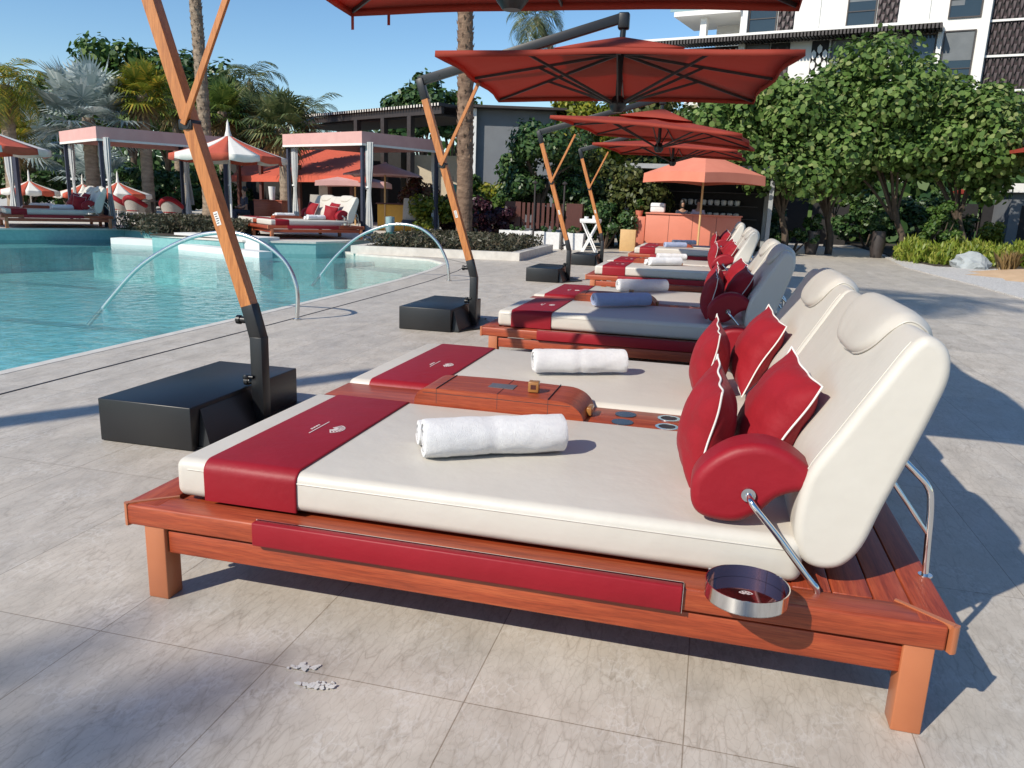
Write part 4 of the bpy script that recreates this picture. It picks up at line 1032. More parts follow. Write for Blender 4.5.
def striped(loc, h, r, label, n=12, fin=True, pole=.03):
    t = thing('striped_parasol', label, 'parasol', loc, rnd.uniform(0, .5), 'red and white striped parasols')
    MB().tube([(0, 0, 0), (0, 0, h-.1)], pole, 10).build('pole', M['white'], t)
    MB().lathe([(0, 0), (.28, 0), (.28, .05), (.06, .09), (0, .09)], 20).build('foot', M['white'], t)
    def prof(f): return h-.62*r*.62*f**.75-.0
    for par, mt, nm in ((0, 'stripew', 'white_gores'), (1, 'striper', 'red_gores')):
        mb = MB()
        for i in range(n):
            if i % 2 != par: continue
            a0, a1 = 2*PI*i/n, 2*PI*(i+1)/n; vs = []; fs = []; K = 7; J = 4
            for k in range(K+1):
                f = .05+.95*k/K; z = prof(f)
                for j in range(J+1):
                    a = a0+(a1-a0)*j/J; sag = 1-.06*f*math.sin(PI*j/J); vs.append((r*f*sag*math.cos(a), r*f*sag*math.sin(a), z))
            b = len(vs)-(J+1)
            for j in range(J+1): x, y, z = vs[b+j]; vs.append((x*1.01, y*1.01, z-.16-.05*math.sin(PI*j/J)))
            for k in range(K+1):
                for j in range(J): q = k*(J+1)+j; fs.append((q, q+1, q+J+2, q+J+1))
            mb.add(vs, fs, True)
        o = mb.build(nm, M[mt], t, fix=False); s = o.modifiers.new('t', 'SOLIDIFY'); s.thickness = .006
    if fin: MB().lathe([(r*.13, h-.30), (r*.07, h-.12), (r*.035, h+.1), (.03, h+.32), (.0, h+.42)], 12).build('finial', M['stripew'], t)
    return t
v = at(234, 222, Z=DZ); 
b = at(231, 200, Y=19.0); striped((b.x, 19.0, DZ), 2.86, 1.66, 'large red and white striped parasol with a white peak, between the two cabanas')
b = at(-32, 200, Y=15.5); zz = at(48, 147, Y=15.5).z; striped((b.x, 15.5, DZ), zz-DZ+.78, 2.1, 'red and white striped parasol cut by the left edge of the photo')
b = at(119, 200, Y=25.5); zz = at(119, 194, Y=25.5).z-DZ; striped((b.x, 25.5, DZ), zz+.5, 1.25, 'small striped parasol seen through the left cabana')
b = at(31, 200, Y=24); zz = at(31, 192, Y=24).z-DZ; striped((b.x, 24, DZ), zz+.46, 1.05, 'small striped parasol low at the left, behind the left daybed')
b = at(84, 200, Y=27); zz = at(84, 195, Y=27).z-DZ; striped((b.x, 27, DZ), zz+.5, 1.2, 'striped parasol behind the left cabana, between the two small ones')
b = at(160, 200, Y=38); striped((b.x, 38, DZ), 1.5, 1.6, 'far striped parasol showing just left of the nearest parasol post')

# dining chairs with red shells and tables
def chair(loc, rz, label, mat='redf'):
    t = thing('dining_chair', label, 'chair', loc, rz, 'red cushioned rattan chairs')
    n = 14; rings = []
    for s_, (ri, h) in enumerate(((.30, .42), (.33, .62), (.36, .82))): pass
    mb = MB(); vs = []
    for k in range(n+1):
        a = R(-110+220*k/n); hh = .60+.24*math.cos(a/1.25)**2
        for (r_, z) in ((.27, .38), (.31, .6*hh+.1), (.345, hh), (.31, hh+.01), (.25, .40)): vs.append((r_*math.cos(a+PI/2), r_*math.sin(a+PI/2), z))
    fs = [(k*5+j, k*5+j+1, (k+1)*5+j+1, (k+1)*5+j) for k in range(n) for j in range(4)]
    mb.add(vs, fs, True); mb.build('shell', M['rattan'], t)
    mb = MB(); rg = []
    for k in range(n+1):
        a = R(-118+236*k/n); hh = .62+.26*math.cos(a/1.25)**2; c = Vector((.315*math.cos(a+PI/2), .315*math.sin(a+PI/2), hh)); rg.append(c)
    mb.tube(rg, .085, 10); mb.lathe([(0, .40), (.27, .40), (.29, .45), (.26, .50), (0, .51)], 20); mb.build('cushion', M[mat], t)
    for x in (-.2, .2):
        for y in (-.2, .2): MB().tube([(x*1.15, y*1.15, 0), (x, y, .4)], .017, 8).build('leg', M['white'], t)
    return t
def table(loc, r, h, label, mat='dark'):
    t = thing('dining_table', label, 'table', loc, 0, 'dining tables by the pool')
    MB().lathe([(0, h-.04), (r, h-.04), (r+.01, h-.02), (r, h), (0, h)], 28).build('table_top', M[mat], t)
    MB().tube([(0, 0, 0), (0, 0, h-.04)], .05, 12).build('column', M['dark'], t); MB().lathe([(0, 0), (r*.6, 0), (r*.6, .03), (0, .05)], 20).build('foot', M['dark'], t)
Yc = 21.
for px, rz, lb in ((122, 150, 'red cushioned rattan chair left of the dining table inside the left cabana'), (136, 185, 'red cushioned rattan chair with its back to the water, left of the dining table'), (172, 200, 'red cushioned rattan chair right of the dining table near the dark hedge')):
    b = at(px, 215, Y=Yc+(.6 if px == 122 else 0)); chair((b.x, b.y, DZ), R(rz), lb)
b = at(153, 215, Y=21.6); table((b.x, 21.6, DZ), .5, .78, 'dark round dining table between the red chairs behind the hedge')

# closed parasol and lamp bollard
def closed_parasol(loc, label, mat):
    t = thing('closed_parasol', label, 'parasol', loc); MB().tube([(0, 0, 0), (0, 0, 2.2)], .03, 8).build('pole', M['dark'], t)
    rings = []
    for k in range(10):
        f = k/9; z = 2.15-1.5*f; r = .03+.16*f**.8; rings.append([(r*(1+.25*math.cos(6*2*PI*j/36))*math.cos(2*PI*j/36), r*(1+.25*math.cos(6*2*PI*j/36))*math.sin(2*PI*j/36), z) for j in range(36)])
    MB().loft(rings).build('furled_canopy', M[mat], t)
b = at(189, 215, Y=24); closed_parasol((b.x, 24, DZ), 'furled dark parasol standing behind the hedge left of the nearest parasol post', 'lf_purple' if False else 'rattan')
t = thing('bollard_lamp', 'sea green glazed bollard lamp at the corner of the right cabana', 'lamp'); b = at(390, 242, Y=18.9); t.location = (b.x, 18.9, 0)
MB().lathe([(0, 0), (.17, 0), (.17, .1), (.13, .16), (.13, .36), (.17, .42), (.16, .5), (0, .52)], 18).build('body', M['green'], t)
MB().lathe([(0, .52), (.1, .52), (.13, .62), (.13, .95), (0, .97)], 18).build('lamp_glass', M['railglass'], t)

# red awning restaurant & parasols behind the right cabana
t = thing('awning_pavilion', 'low dark restaurant pavilion with a wide red sloping awning behind the cabanas', 'building')
a = at(232, 176, Y=31); b = at(372, 176, Y=27.5); a2 = at(262, 152, Y=34); b2 = at(372, 149, Y=33.5)
mb = MB(); mb.add([a, b, b2, a2, a+Vector((0, 0, -.25)), b+Vector((0, 0, -.25))], [(0, 1, 2, 3), (0, 4, 5, 1)]); o = mb.build('awning', M['striper'], t); s = o.modifiers.new('t', 'SOLIDIFY'); s.thickness = .03
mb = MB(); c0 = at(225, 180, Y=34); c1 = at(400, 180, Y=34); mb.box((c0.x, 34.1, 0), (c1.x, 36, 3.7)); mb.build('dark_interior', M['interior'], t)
for px in (240, 262, 300, 330, 352): p = at(px, 200, Y=30.5); MB().box((p.x-.06, 30.4, .2), (p.x+.06, 30.6, 2.75)).build('post', M['darkwood'], t)
mb = MB(); p = at(325, 200, Y=32); mb.box((p.x-.25, 31.9, .2), (p.x+.25, 32.1, 2.6)); mb.build('pillar', M['coping'], t)
def square_parasol(px, py, Y, w, label, mat='pink', val=.22, h=None, rz=.3, group='pink square parasols', rise=.5, pole='tan'):
    p = at(px, py, Y=Y); h = p.z; t = thing('square_parasol', label, 'parasol', (p.x, Y, 0), rz, group)
    MB().tube([(0, 0, 0), (0, 0, h-.05)], .035, 10).build('pole', M[pole], t)
    mb = MB(); s = w/2; n = 8; rim = []
    cs = [(-s, -s), (s, -s), (s, s), (-s, s)]
    for i in range(4):
        for k in range(n): f = k/n; a_, b_ = cs[i], cs[(i+1) % 4]; rim.append((a_[0]+(b_[0]-a_[0])*f, a_[1]+(b_[1]-a_[1])*f, .05*math.sin(PI*f)))
    rings = []
    for f in (.04, .3, .65, 1): rings.append([(x*f, y*f, h-rise*f+z*f) for x, y, z in rim])
    rings.append([(x*1.01, y*1.01, h-rise+z-val) for x, y, z in rim])
    o = mb.loft(rings, True, False, False).build('canopy', M[mat], t); so = o.modifiers.new('t', 'SOLIDIFY'); so.thickness = .01
    mb = MB(); mb.lathe([(0, .04), (.06, .02), (.1, -.04), (0, -.05)], 10, (0, 0, h)); mb.build('cap', M[mat], t)
    return t
square_parasol(385, 163, 25, 2.6, 'pale pink square parasol behind the right cabana curtain', val=.05, rise=.45)
square_parasol(355, 174, 29, 2.8, 'pink square parasol in the shade under the right cabana roof', val=.2, rise=.35)
# yellow counter with chairs
t = thing('yellow_counter', 'yellow lacquered outdoor counter behind the right cabana curtain', 'counter'); b = at(400, 215, Y=25)
t.location = (b.x, 25, DZ); MB().box((-.9, 0, 0), (.7, .5, .95), .02).build('body', M['yellow'], t); MB().box((-.95, -.04, .953), (.75, .54, 1.0), .01).build('counter_top', M['darkwood'], t)
def hi_chair(px, Y, label):
    b = at(px, 215, Y=Y); t = thing('lounge_chair', label, 'chair', (b.x, Y, DZ), R(160), 'dark woven lounge chairs')
    rings = []
    for k in range(9):
        f = k/8; z = .35+.85*f; w = .36*(1-.25*f*f); rings.append([(w*math.cos(a), .28*math.sin(a)*(1-.5*f)+.1*f, z) for a in [PI*j/10 for j in range(11)]])
    MB().loft(rings, False, False).build('backrest', M['rattan'], t); MB().lathe([(0, .3), (.36, .3), (.38, .38), (.34, .45), (0, .46)], 16).build('seat', M['navy'], t)
    for a in (.8, 2.3, 3.9, 5.4): MB().tube([(.3*math.cos(a), .3*math.sin(a), 0), (.25*math.cos(a), .25*math.sin(a), .32)], .02, 8).build('leg', M['dark'], t)
hi_chair(412, 24.2, 'tan and dark woven high back chair in front of the yellow counter'); hi_chair(425, 24.8, 'dark high back chair right of the tan one by the yellow counter')
hi_chair(318, 26, 'pale woven chair in the shade behind the right far daybed')

# pergola building
t = thing('pergola_building', 'low grey building with a dark slatted pergola roof behind the palms', 'building')
A = at(302, 118, Y=36); Bp = at(410, 104, Y=31.5); d = (Bp-A); d.z = 0; Ln = d.length; d.normalize()
zr = at(410, 106, Y=31.5).z
mb = MB(); rot = Matrix.Translation((A.x, A.y, 0)) @ Matrix.Rotation(math.atan2(d.y, d.x), 4, 'Z')
mb.box((-1, -.06, zr-.42), (Ln+2.2, .08, zr-.14), M_=rot); mb.box((-1, 3.2, zr-.42), (Ln+2.2, 3.34, zr-.14), M_=rot); mb.build('fascia_beam', M['dark'], t)
mb = MB(); n = 62
for k in range(n): x = -1+(Ln+3.2)*k/(n-1); mb.box((x-.05, -.25, zr-.137), (x+.05, 5.5, zr), M_=rot)
mb.build('rafters', M['dark'], t)
mb = MB()
for k in range(n): x = -1+(Ln+3.2)*k/(n-1); mb.box((x-.045, -.262, zr-.12), (x+.045, -.252, zr-.01), M_=rot)
mb.build('rafter_ends', M['coping'], t)
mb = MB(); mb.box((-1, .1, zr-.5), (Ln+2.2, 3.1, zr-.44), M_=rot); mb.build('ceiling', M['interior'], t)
for x in (.3, Ln*.55, Ln-1.9, Ln+.05): MB().box((x-.13, -.1, 0), (x+.13, .14, zr-.42), M_=rot).build('post', M['dark'], t)
w0 = at(385, 190, Y=35).x; w1 = at(472, 190, Y=35).x
MB().box((w0-1.2, 35, 0), (w1+.2, 35.3, 3.55)).build('stone_wall', M['sand'] if False else M['tan'] if False else simple('beige_stone_blocks', (.50, .43, .32), (.42, .36, .27), .8, scale=3), t)
gx0 = at(471, 150, Y=31).x; gx1 = at(580, 150, Y=34).x; zt_ = at(471, 106, Y=31).z
mb = MB(); rot2 = Matrix.Translation((gx0, 31, 0)) @ Matrix.Rotation(R(14), 4, 'Z'); mb.box((0, 0, 0), (3.6, 7, zt_-.1), M_=rot2); mb.build('grey_block', M['stucco'], t)
MB().box((-.02, -.30, 0), (.22, -.003, zt_-.12), M_=rot2).build('white_wall_end', M['stuccow'], t)
MB().box((-.6, -.6, zt_-.097), (4.0, 7.4, zt_+.0), M_=rot2).build('roof_slab', M['dark'], t)

# planter in the middle with shrubs
cu = [(-7.3, 17.0), (-2.84, 17.65), (-2.95, 22.6), (-7.6, 23.0)]
mb = MB(); ci = [(-7.05, 17.28), (-3.1, 17.88), (-3.2, 22.4), (-7.3, 22.8)]
for k in range(4):
    a_, b_, c_, d_ = cu[k], cu[(k+1) % 4], ci[(k+1) % 4], ci[k]; mb.poly([a_, b_, c_, d_], 0, .21)
tag(mb.build('planter_kerb', M['coping']), 'low pale stone kerb around the planting bed at the pool corner', 'kerb')
struct(MB().poly(ci, .0, .13).build('planter_soil', M['soil']))
def ground_cover(name, label, poly_fn, n, leaf, mat, h, kindlabel='ground cover', cat='plants'):
    P = poly_fn(n); P[:, 2] += h*rs.uniform(0, 1, len(P)); V = leaves(P, rs.normal(size=(len(P), 3))+np.array([[0, 0, .8]]), leaf, .35)
    return tag(mesh_np(name, V, V.shape[1], M[mat]), label, cat, kind='stuff')
def quadpts(qd, z):
    def f(n):
        u, v = rs.uniform(size=(2, n, 1)); a, b, c, d = [np.array([[p[0], p[1], z]]) for p in qd]
        return (1-u)*(1-v)*a+u*(1-v)*b+u*v*c+(1-u)*v*d
    return f
ground_cover('ground_cover', 'low grey green rosemary like planting filling the bed at the pool corner', quadpts(ci, .1), 9000, .13, 'lf_cover', .42)
hp = [at(125, 226, Z=.28), at(212, 226, Z=.28), at(214, 236, Z=.28), at(125, 236, Z=.28)]
hq = [(-15.2, 17.6), (-12.9, 17.2), (-12.5, 19.3), (-14.8, 20.2)]
hq2 = [(-13.2, 16.2), (-10.4, 16.8), (-10.9, 18.6), (-13.6, 18.2)]
struct(MB().poly([(x, y) for x, y in [(-15.3, 17.9), (-12.95, 17.3), (-12.6, 15.85), (-10.4, 15.8), (-10.8, 18.6), (-14.8, 20.2)]], .27, .30).build('far_bed_soil', M['soil']))
ground_cover('low_hedge', 'dark low planting at the foot of the left cabana', quadpts(hq, .28), 5000, .13, 'lf_cover', .45)
ground_cover('low_hedge', 'dark low planting behind the white pool steps', quadpts(hq2, .28), 6000, .13, 'lf_cover', .45)
GP = 'shrubs behind the pool corner'
def pbush(label, px, py, Y, rad, n, leaf, mat, z=0, name='shrub'):
    b = at(px, py, Y=Y); bush(name, label, (b.x, Y, z), rad, n, leaf, mat, group=GP)
pbush('russet leaved shrub right of the right cabana curtain', 420, 200, 26, (1.0, .9, 1.15), 3800, .16, 'lf_red')
pbush('bright yellow green shrub behind the second parasol post', 432, 215, 24.2, (.85, .8, .8), 3800, .13, 'lf_yellow')
pbush('green shrub between the thick palm trunk and the purple shrub', 478, 195, 27, (1.5, 1, 1.2), 4500, .16, 'lf_mid')
pbush('low dark purple shrub right of the thick palm trunk', 488, 215, 24.5, (1.1, .8, .72), 4200, .14, 'lf_purple')
pbush('purple shrub left of the thick palm trunk', 448, 215, 25.5, (.7, .8, .8), 2600, .14, 'lf_purple')
pbush('yellow green shrub behind the purple one by the grey wall', 495, 195, 29, (1.3, 1, 1.25), 3500, .17, 'lf_yellow')
pbush('dark green shrub at the foot of the white folding stand', 605, 235, 25.5, (1.3, .8, .85), 4500, .14, 'lf_dark')
pbush('olive green shrub beside the beige board', 622, 215, 28.5, (1.2, .9, 1.3), 4200, .16, 'lf_dark')
pbush('dark green shrub behind the slatted fence', 552, 205, 26.5, (2.0, .8, 1.1), 4500, .16, 'lf_dark')
b = at(352, 215, Y=30)
t = thing('green_lantern', 'small green glazed lantern hanging by the second parasol post', 'lantern'); b = at(456, 193, Y=24.5); t.location = (b.x-.02, 24.2, b.z-.35)
MB().lathe([(0, 0), (.16, .03), (.2, .3), (.16, .62), (0, .66)], 12).build('body', M['green'], t); MB().tube([(0, 0, .65), (0, 0, .9)], .01, 6).build('hook', M['dark'], t)

# slatted fence on white planters
t = thing('slatted_fence', 'dark red slatted timber screen on white planter boxes behind the deck', 'fence')
Yf = 24.6; x0 = at(508, 215, Y=Yf).x; x1 = at(580, 215, Y=Yf).x; z0, z1 = .62, at(540, 203, Y=Yf).z
for xx in (x0+.18, x1-.2): MB().box((xx-.28, Yf-.05, z0), (xx+.28, Yf+.35, z1+.02)).build('solid_panel', M['darkwood'], t)
mb = MB(); n = 9
for k in range(n): x = x0+.55+(x1-x0-1.15)*k/(n-1); mb.box((x-.05, Yf, z0), (x+.05, Yf+.06, z1))
mb.build('slats', M['darkwood'], t); MB().box((x0+.46, Yf+.062, z0+.1), (x1-.5, Yf+.1, z0+.2)).build('rail', M['darkwood'], t)
for k, (xa, xb) in enumerate(((500, 532), (534, 560), (564, 584))):
    a_, b_ = at(xa, 240, Y=24).x, at(xb, 240, Y=24).x
    tt = thing('white_planter', ['left one of the three white planter boxes under the slatted fence', 'middle white planter box under the slatted fence', 'right tapered white planter pot under the slatted fence'][k], 'planter', ((a_+b_)/2, 24.1, 0), 0, 'white planters under the slatted fence')
    w = (b_-a_)/2; MB().loft([[(-w*s, -.25*s, z), (w*s, -.25*s, z), (w*s, .25*s, z), (-w*s, .25*s, z)] for s, z in ((.9 if k == 2 else 1, 0), (1, .55), (.92, .55), (.92, .5))], True, True, False).build('box', M['ceramic'], tt)
    P, N = crown_pts((0, 0, .62), (w*.8, .22, .14), 300, 6); V = leaves(P, N, .1); mesh_np('plants', V, V.shape[1], M['lf_dark'], tt)

for k, (px, Y, w) in enumerate(((-10, 27, 2.2), (28, 29, 2.3), (70, 33, 2.6), (112, 35.5, 2.6), (150, 30.5, 2.0), (182, 31, 2.0), (212, 32.5, 2.0), (240, 37.5, 2.4))):
    pbush(('dark shrub behind the left cabana, %s one from the left' % ['first', 'second', 'third', 'fourth', 'fifth', 'sixth', 'seventh', 'eighth'][k]), px, 200, Y, (w, 1.0, 1.15), 2600, .24, 'lf_dark', DZ)
# thin dark lamp posts near the fence
for px, lb in ((533, 'slim dark garden lamp post left of the third parasol post'), (562, 'slim dark garden lamp post right behind the third parasol post')):
    b = at(px, 240, Y=23.4); t = thing('garden_lamp', lb, 'lamp', (b.x, 23.4, 0), 0, 'slim garden lamps by the fence')
    MB().tube([(0, 0, 0), (0, 0, 2.1)], .03, 8).build('post', M['dark'], t); MB().lathe([(0, 2.1), (.08, 2.1), (.09, 2.13), (.02, 2.2), (0, 2.2)], 12).build('head', M['dark'], t)

# folding tray stand
t = thing('folding_tray_stand', 'white folding tray stand with crossed legs by the fourth parasol post', 'tray stand'); b = at(589, 251, Y=22.6); t.location = (b.x, 22.6, 0)
for y in (-.2, .2):
    for s in (1, -1): MB().beam((-.24*s, y+.012*s, 0), (.24*s, y+.012*s, .95), .045, .022, (0, 1, 0), .002).build('leg', M['white'], t)
MB().box((-.30, -.24, .94), (.30, .24, .97), .005).build('tray', M['white'], t)
mb = MB(); mb.box((-.3, -.25, .972), (.3, -.225, 1.06)); mb.box((-.3, .225, .972), (.3, .25, 1.06)); mb.box((-.31, -.224, .972), (-.285, .224, 1.06)); mb.box((.285, -.224, .972), (.31, .224, 1.06)); mb.build('tray_rim', M['white'], t)
mb = MB(); mb.lathe([(0, 0), (.07, 0), (.07, .16), (0, .16)], 12, (-.14, 0, .972)); mb.lathe([(0, 0), (.06, 0), (.06, .2), (0, .2)], 12, (.1, .03, .972)); tag(mb.build('jug_pair', M['ceramic']), 'pair of white jugs on the folding tray stand', 'jugs').location = t.location

# bar -------------------------------------------------------
YB = 25.5
xl, xr = at(645, 230, Y=YB).x, at(740, 230, Y=YB).x; ztb = at(690, 214, Y=YB).z
t = thing('bar_counter', 'terracotta panelled bar counter under the coral parasol', 'bar counter')
MB().box((xl, YB, 0), (xr, YB+.7, ztb-.05), .01).build('front', M['terracotta'], t); MB().box((xl-.02, YB-.05, ztb-.047), (xr+.04, YB+.75, ztb), .006).build('counter_top', M['terracotta'], t)
MB().box((xl-.5, YB+.15, 0), (xl-.03, YB+.75, ztb-.15), .01).build('side_cabinet', M['terracotta'], t)
mb = MB()
for k in (1, 2, 3): x = xl+(xr-xl)*k/4; mb.box((x-.006, YB-.004, .05), (x+.006, YB+.002, ztb-.06))
mb.build('panel_joints', M['darkwood'], t)
square_parasol(706, 152, 24.9, 2.75, 'coral square parasol with a short valance over the terracotta bar', 'orange', .30, rz=R(47), group=None, rise=.72)
# shed frame behind
t = thing('bar_shed', 'grey steel framed bar shed with dark shelves behind the counter', 'shed'); Ys = 28.2
sl = at(632, 200, Y=Ys).x; sr = at(768, 200, Y=Ys).x; zs = at(632, 170, Y=Ys).z
for (x, y) in ((sl, Ys-1.6), (sr, Ys-1.6), (sl, Ys+1), (sr, Ys+1)): MB().box((x-.07, y-.07, 0), (x+.07, y+.07, zs)).build('post', M['grsteel'], t)
MB().box((sl-.15, Ys-1.75, zs), (sr+.15, Ys+1.2, zs+.16)).build('roof', M['grsteel'], t)
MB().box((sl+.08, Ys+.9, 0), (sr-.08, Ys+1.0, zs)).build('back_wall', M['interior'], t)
mb = MB()
for k in range(16): z = .4+k*.15; mb.box((sl-.02, Ys-1.45, z), (sl+.02, Ys-.9, z+.07))
mb.build('side_louvres', M['coping'], t)
for z in (1.15, 1.62, 2.1): MB().box((sl+.2, Ys+.5, z), (sr-.3, Ys+.88, z+.03)).build('shelf', M['dark'], t)
for r_ in range(2):
    for k in range(9):
        x = sl+1.9+k*.245; tag(MB().lathe([(0, 0), (.07, 0), (.10, .06), (.105, .17), (.07, .2), (0, .2)], 12).build('glass_jar', M['ceramic']), 'pale round jar, number %s from the left on the %s shelf of the bar shed' % (['one', 'two', 'three', 'four', 'five', 'six', 'seven', 'eight', 'nine'][k], ('upper', 'lower')[r_]), 'jar', 'pale jars on the bar shed shelves').location = (x, Ys+.65, 1.65 if r_ == 0 else 1.18)
t = thing('ice_chest', 'white round shouldered box standing on the left end of the bar counter', 'box'); b = at(654, 213, Y=YB); t.location = (b.x+.1, YB+.35, ztb)
MB().box((-.25, -.2, 0), (.25, .2, .33), .06, 4).build('body', M['ceramic'], t); MB().box((-.26, -.21, .2), (.26, .21, .215), .002).build('lid_joint', M['grsteel'], t)
b = at(639, 214, Y=YB); t = thing('potted_plant', 'small green plant in a terracotta pot at the left end of the bar', 'plant', (xl-.28, YB+.4, ztb-.15))
MB().lathe([(0, 0), (.1, 0), (.14, .2), (.12, .2), (0, .17)], 14).build('pot', M['terracotta'], t); P, N = crown_pts((0, 0, .36), (.22, .22, .26), 500, 8); V = leaves(P, N, .1, .35); mesh_np('foliage', V, V.shape[1], M['lf_mid'], t)
t = thing('leaning_board', 'blank tan wooden board standing left of the bar shed', 'board'); b = at(627, 247, Y=24.8); t.location = (b.x, 24.8, 0); MB().box((-.26, 0, 0), (.26, .3, .72), .008).build('board', M['tan'], t)

# people ------------------------------------------------------
def skin(name, pts, edges, rad, mat, parent, sub=2, root=0):
    me = bpy.data.meshes.new(name); me.from_pydata(pts, edges, []); o = bpy.data.objects.new(name, me); C.objects.link(o)
    m = o.modifiers.new('s', 'SKIN'); m.use_smooth_shade = True
    for i, r_ in enumerate(rad): me.skin_vertices[0].data[i].radius = (r_, r_) if not isinstance(r_, tuple) else r_; me.skin_vertices[0].data[i].use_root = (i == root)
    o.modifiers.new('d', 'SUBSURF').levels = sub
    dg = bpy.context.evaluated_depsgraph_get(); me2 = bpy.data.meshes.new_from_object(o.evaluated_get(dg)); me2.materials.append(mat)
    bpy.data.objects.remove(o); o = bpy.data.objects.new(name, me2); C.objects.link(o); o.parent = parent
    for p_ in me2.polygons: p_.use_smooth = True
    return o
def person(loc, rz, label, top, seated=False, hairlong=False, leg='navy'):
    t = thing('person', label, 'person', loc, rz); k = -.42 if seated else 0
    hip = .93+k; kz = .50 if not seated else .48
    pts = [(0, 0, hip), (0, 0, hip+.22), (0, 0, hip+.44), (0, 0, hip+.54), (0, -.01, hip+.62), (0, -.015, hip+.72), (0, -.01, hip+.80)]
    edges = [(0, 1), (1, 2), (2, 3), (3, 4), (4, 5), (5, 6)]; rad = [(.15, .11), (.125, .09), (.15, .10), .055, .06, (.075, .095), (.06, .07)]
    for s in (1, -1):
        b = len(pts); pts += [(s*.17, 0, hip+.47), (s*.23, -.02, hip+.22), (s*.20, -.22, hip+.12), (s*.17, -.30, hip+.15)]; rad += [.055, .042, .034, .03]; edges += [(2, b), (b, b+1), (b+1, b+2), (b+2, b+3)]
        b = len(pts)
        if seated: pts += [(s*.09, -.02, hip-.04), (s*.12, -.42, hip), (s*.12, -.42, .1), (s*.12, -.54, .04)]
        else: pts += [(s*.09, 0, hip-.08), (s*.10, -.01, kz), (s*.10, .02, .09), (s*.10, -.12, .035)]
        rad += [.085, .06, .042, .035]; edges += [(0, b), (b, b+1), (b+1, b+2), (b+2, b+3)]
    skin('body', pts, edges, rad, M['skin'], t)
    skin('shirt', [pts[i] for i in (0, 1, 2)]+[pts[7], pts[8], pts[15], pts[16]], [(0, 1), (1, 2), (2, 3), (3, 4), (2, 5), (5, 6)], [(.165, .125), (.14, .105), (.165, .115), .068, .055, .068, .055], M[top], t)
    skin('trousers', [pts[0]]+[pts[i] for i in (11, 12, 13, 19, 20, 21)], [(0, 1), (1, 2), (2, 3), (0, 4), (4, 5), (5, 6)], [(.16, .12), .098, .073, .055, .098, .073, .055], M[leg], t)
    hz = hip+.76; mb = MB(); mb.lathe([(0, .14), (.05, .13), (.085, .09), (.098, .03), (.092, -.03 if not hairlong else -.16), (.07, -.06 if not hairlong else -.2), (0, -.05)], 14, (0, .022, hz)); mb.build('hair', M['hair'], t)
    mb = MB(); mb.lathe([(0, .018), (.012, .0), (0, -.012)], 8, (0, -.105, hz-.04)); mb.build('nose', M['skin'], t)
    return t
b = at(698, 213, Y=26.6); person((b.x, 26.6, .02), 0, 'bartender in a pale lilac top standing behind the terracotta counter, right one of two', 'lav')
b = at(682, 213, Y=26.9); person((b.x, 26.9, -.02), .3, 'bartender with long dark hair and dark clothes behind the terracotta counter, left one of two', 'navy', hairlong=True)
b = at(245, 215, Y=24); person((b.x, 24, DZ), -.6, 'person in dark clothes sitting in the shade right of the striped parasol pole', 'navy', True)
t = thing('stool', 'dark stool under the seated person right of the striped parasol pole', 'stool', (b.x, 24.05, DZ)); MB().lathe([(0, .36), (.2, .36), (.2, .41), (0, .42)], 16).build('seat', M['dark'], t)
for a in (.8, 2.3, 3.9, 5.4): MB().tube([(.2*math.cos(a), .2*math.sin(a), 0), (.13*math.cos(a), .13*math.sin(a), .36)], .018, 8).build('leg', M['dark'], t)
b = at(268, 213, Y=25); t = thing('service_cabinet', 'red wood service cabinet with a white ice bucket behind the far daybed', 'cabinet', (b.x, 25, DZ)); MB().box((-.6, 0, .1), (.6, .5, .9), .01).build('body', M['wood'], t); MB().box((-.63, -.02, .9), (.63, .52, .94), .005).build('top', M['wood'], t)
tag(MB().lathe([(0, 0), (.1, 0), (.14, .5), (.12, .5), (0, .45)], 16).build('ice_bucket', M['ceramic']), 'tall white ice bucket standing on the red wood service cabinet', 'bucket').location = (b.x+.05, 25.25, DZ+.94)

# ---------------------------------------------------------------- right side garden
edge = [at(885, 258, Z=0), at(905, 268, Z=0), at(935, 276, Z=0), at(975, 286, Z=0), at(1024, 300, Z=0)]
g0 = [(v.x, v.y) for v in edge]
gpoly = g0+[(9.5, 8.0), (40, 2), (40, 40), (g0[0][0]+.3, 32)]
def cw(p): return p
mb = MB(); mb.poly(gpoly, .001, .03); struct(mb.build('gravel_bed', M['gravel']))
s0 = [at(958, 273, Z=0), at(985, 280, Z=0), at(1024, 290, Z=0)]
mb = MB(); n = 26; c = Vector((12.9, 21.4, 0)); rings = []
for f, z in ((1, .03), (.85, .12), (.6, .24), (.3, .32), (.02, .34)): rings.append([(c.x+3.9*f*math.cos(2*PI*k/n)*(1+.08*math.sin(3*k)), c.y+3.3*f*math.sin(2*PI*k/n)*(1+.08*math.cos(2*k)), z) for k in range(n)])
mb.loft(rings, True, True); struct(mb.build('sand_mound', M['sand']))
mb = MB(); mb.poly([(g0[0][0]+.4, 31), (g0[0][0]+.2, g0[0][1]), (8.75, 24.6), (10.1, 24.9), (12, 25.2), (40, 26), (40, 60), (9, 60)], .004, .07); struct(mb.build('garden_soil', M['soil']))
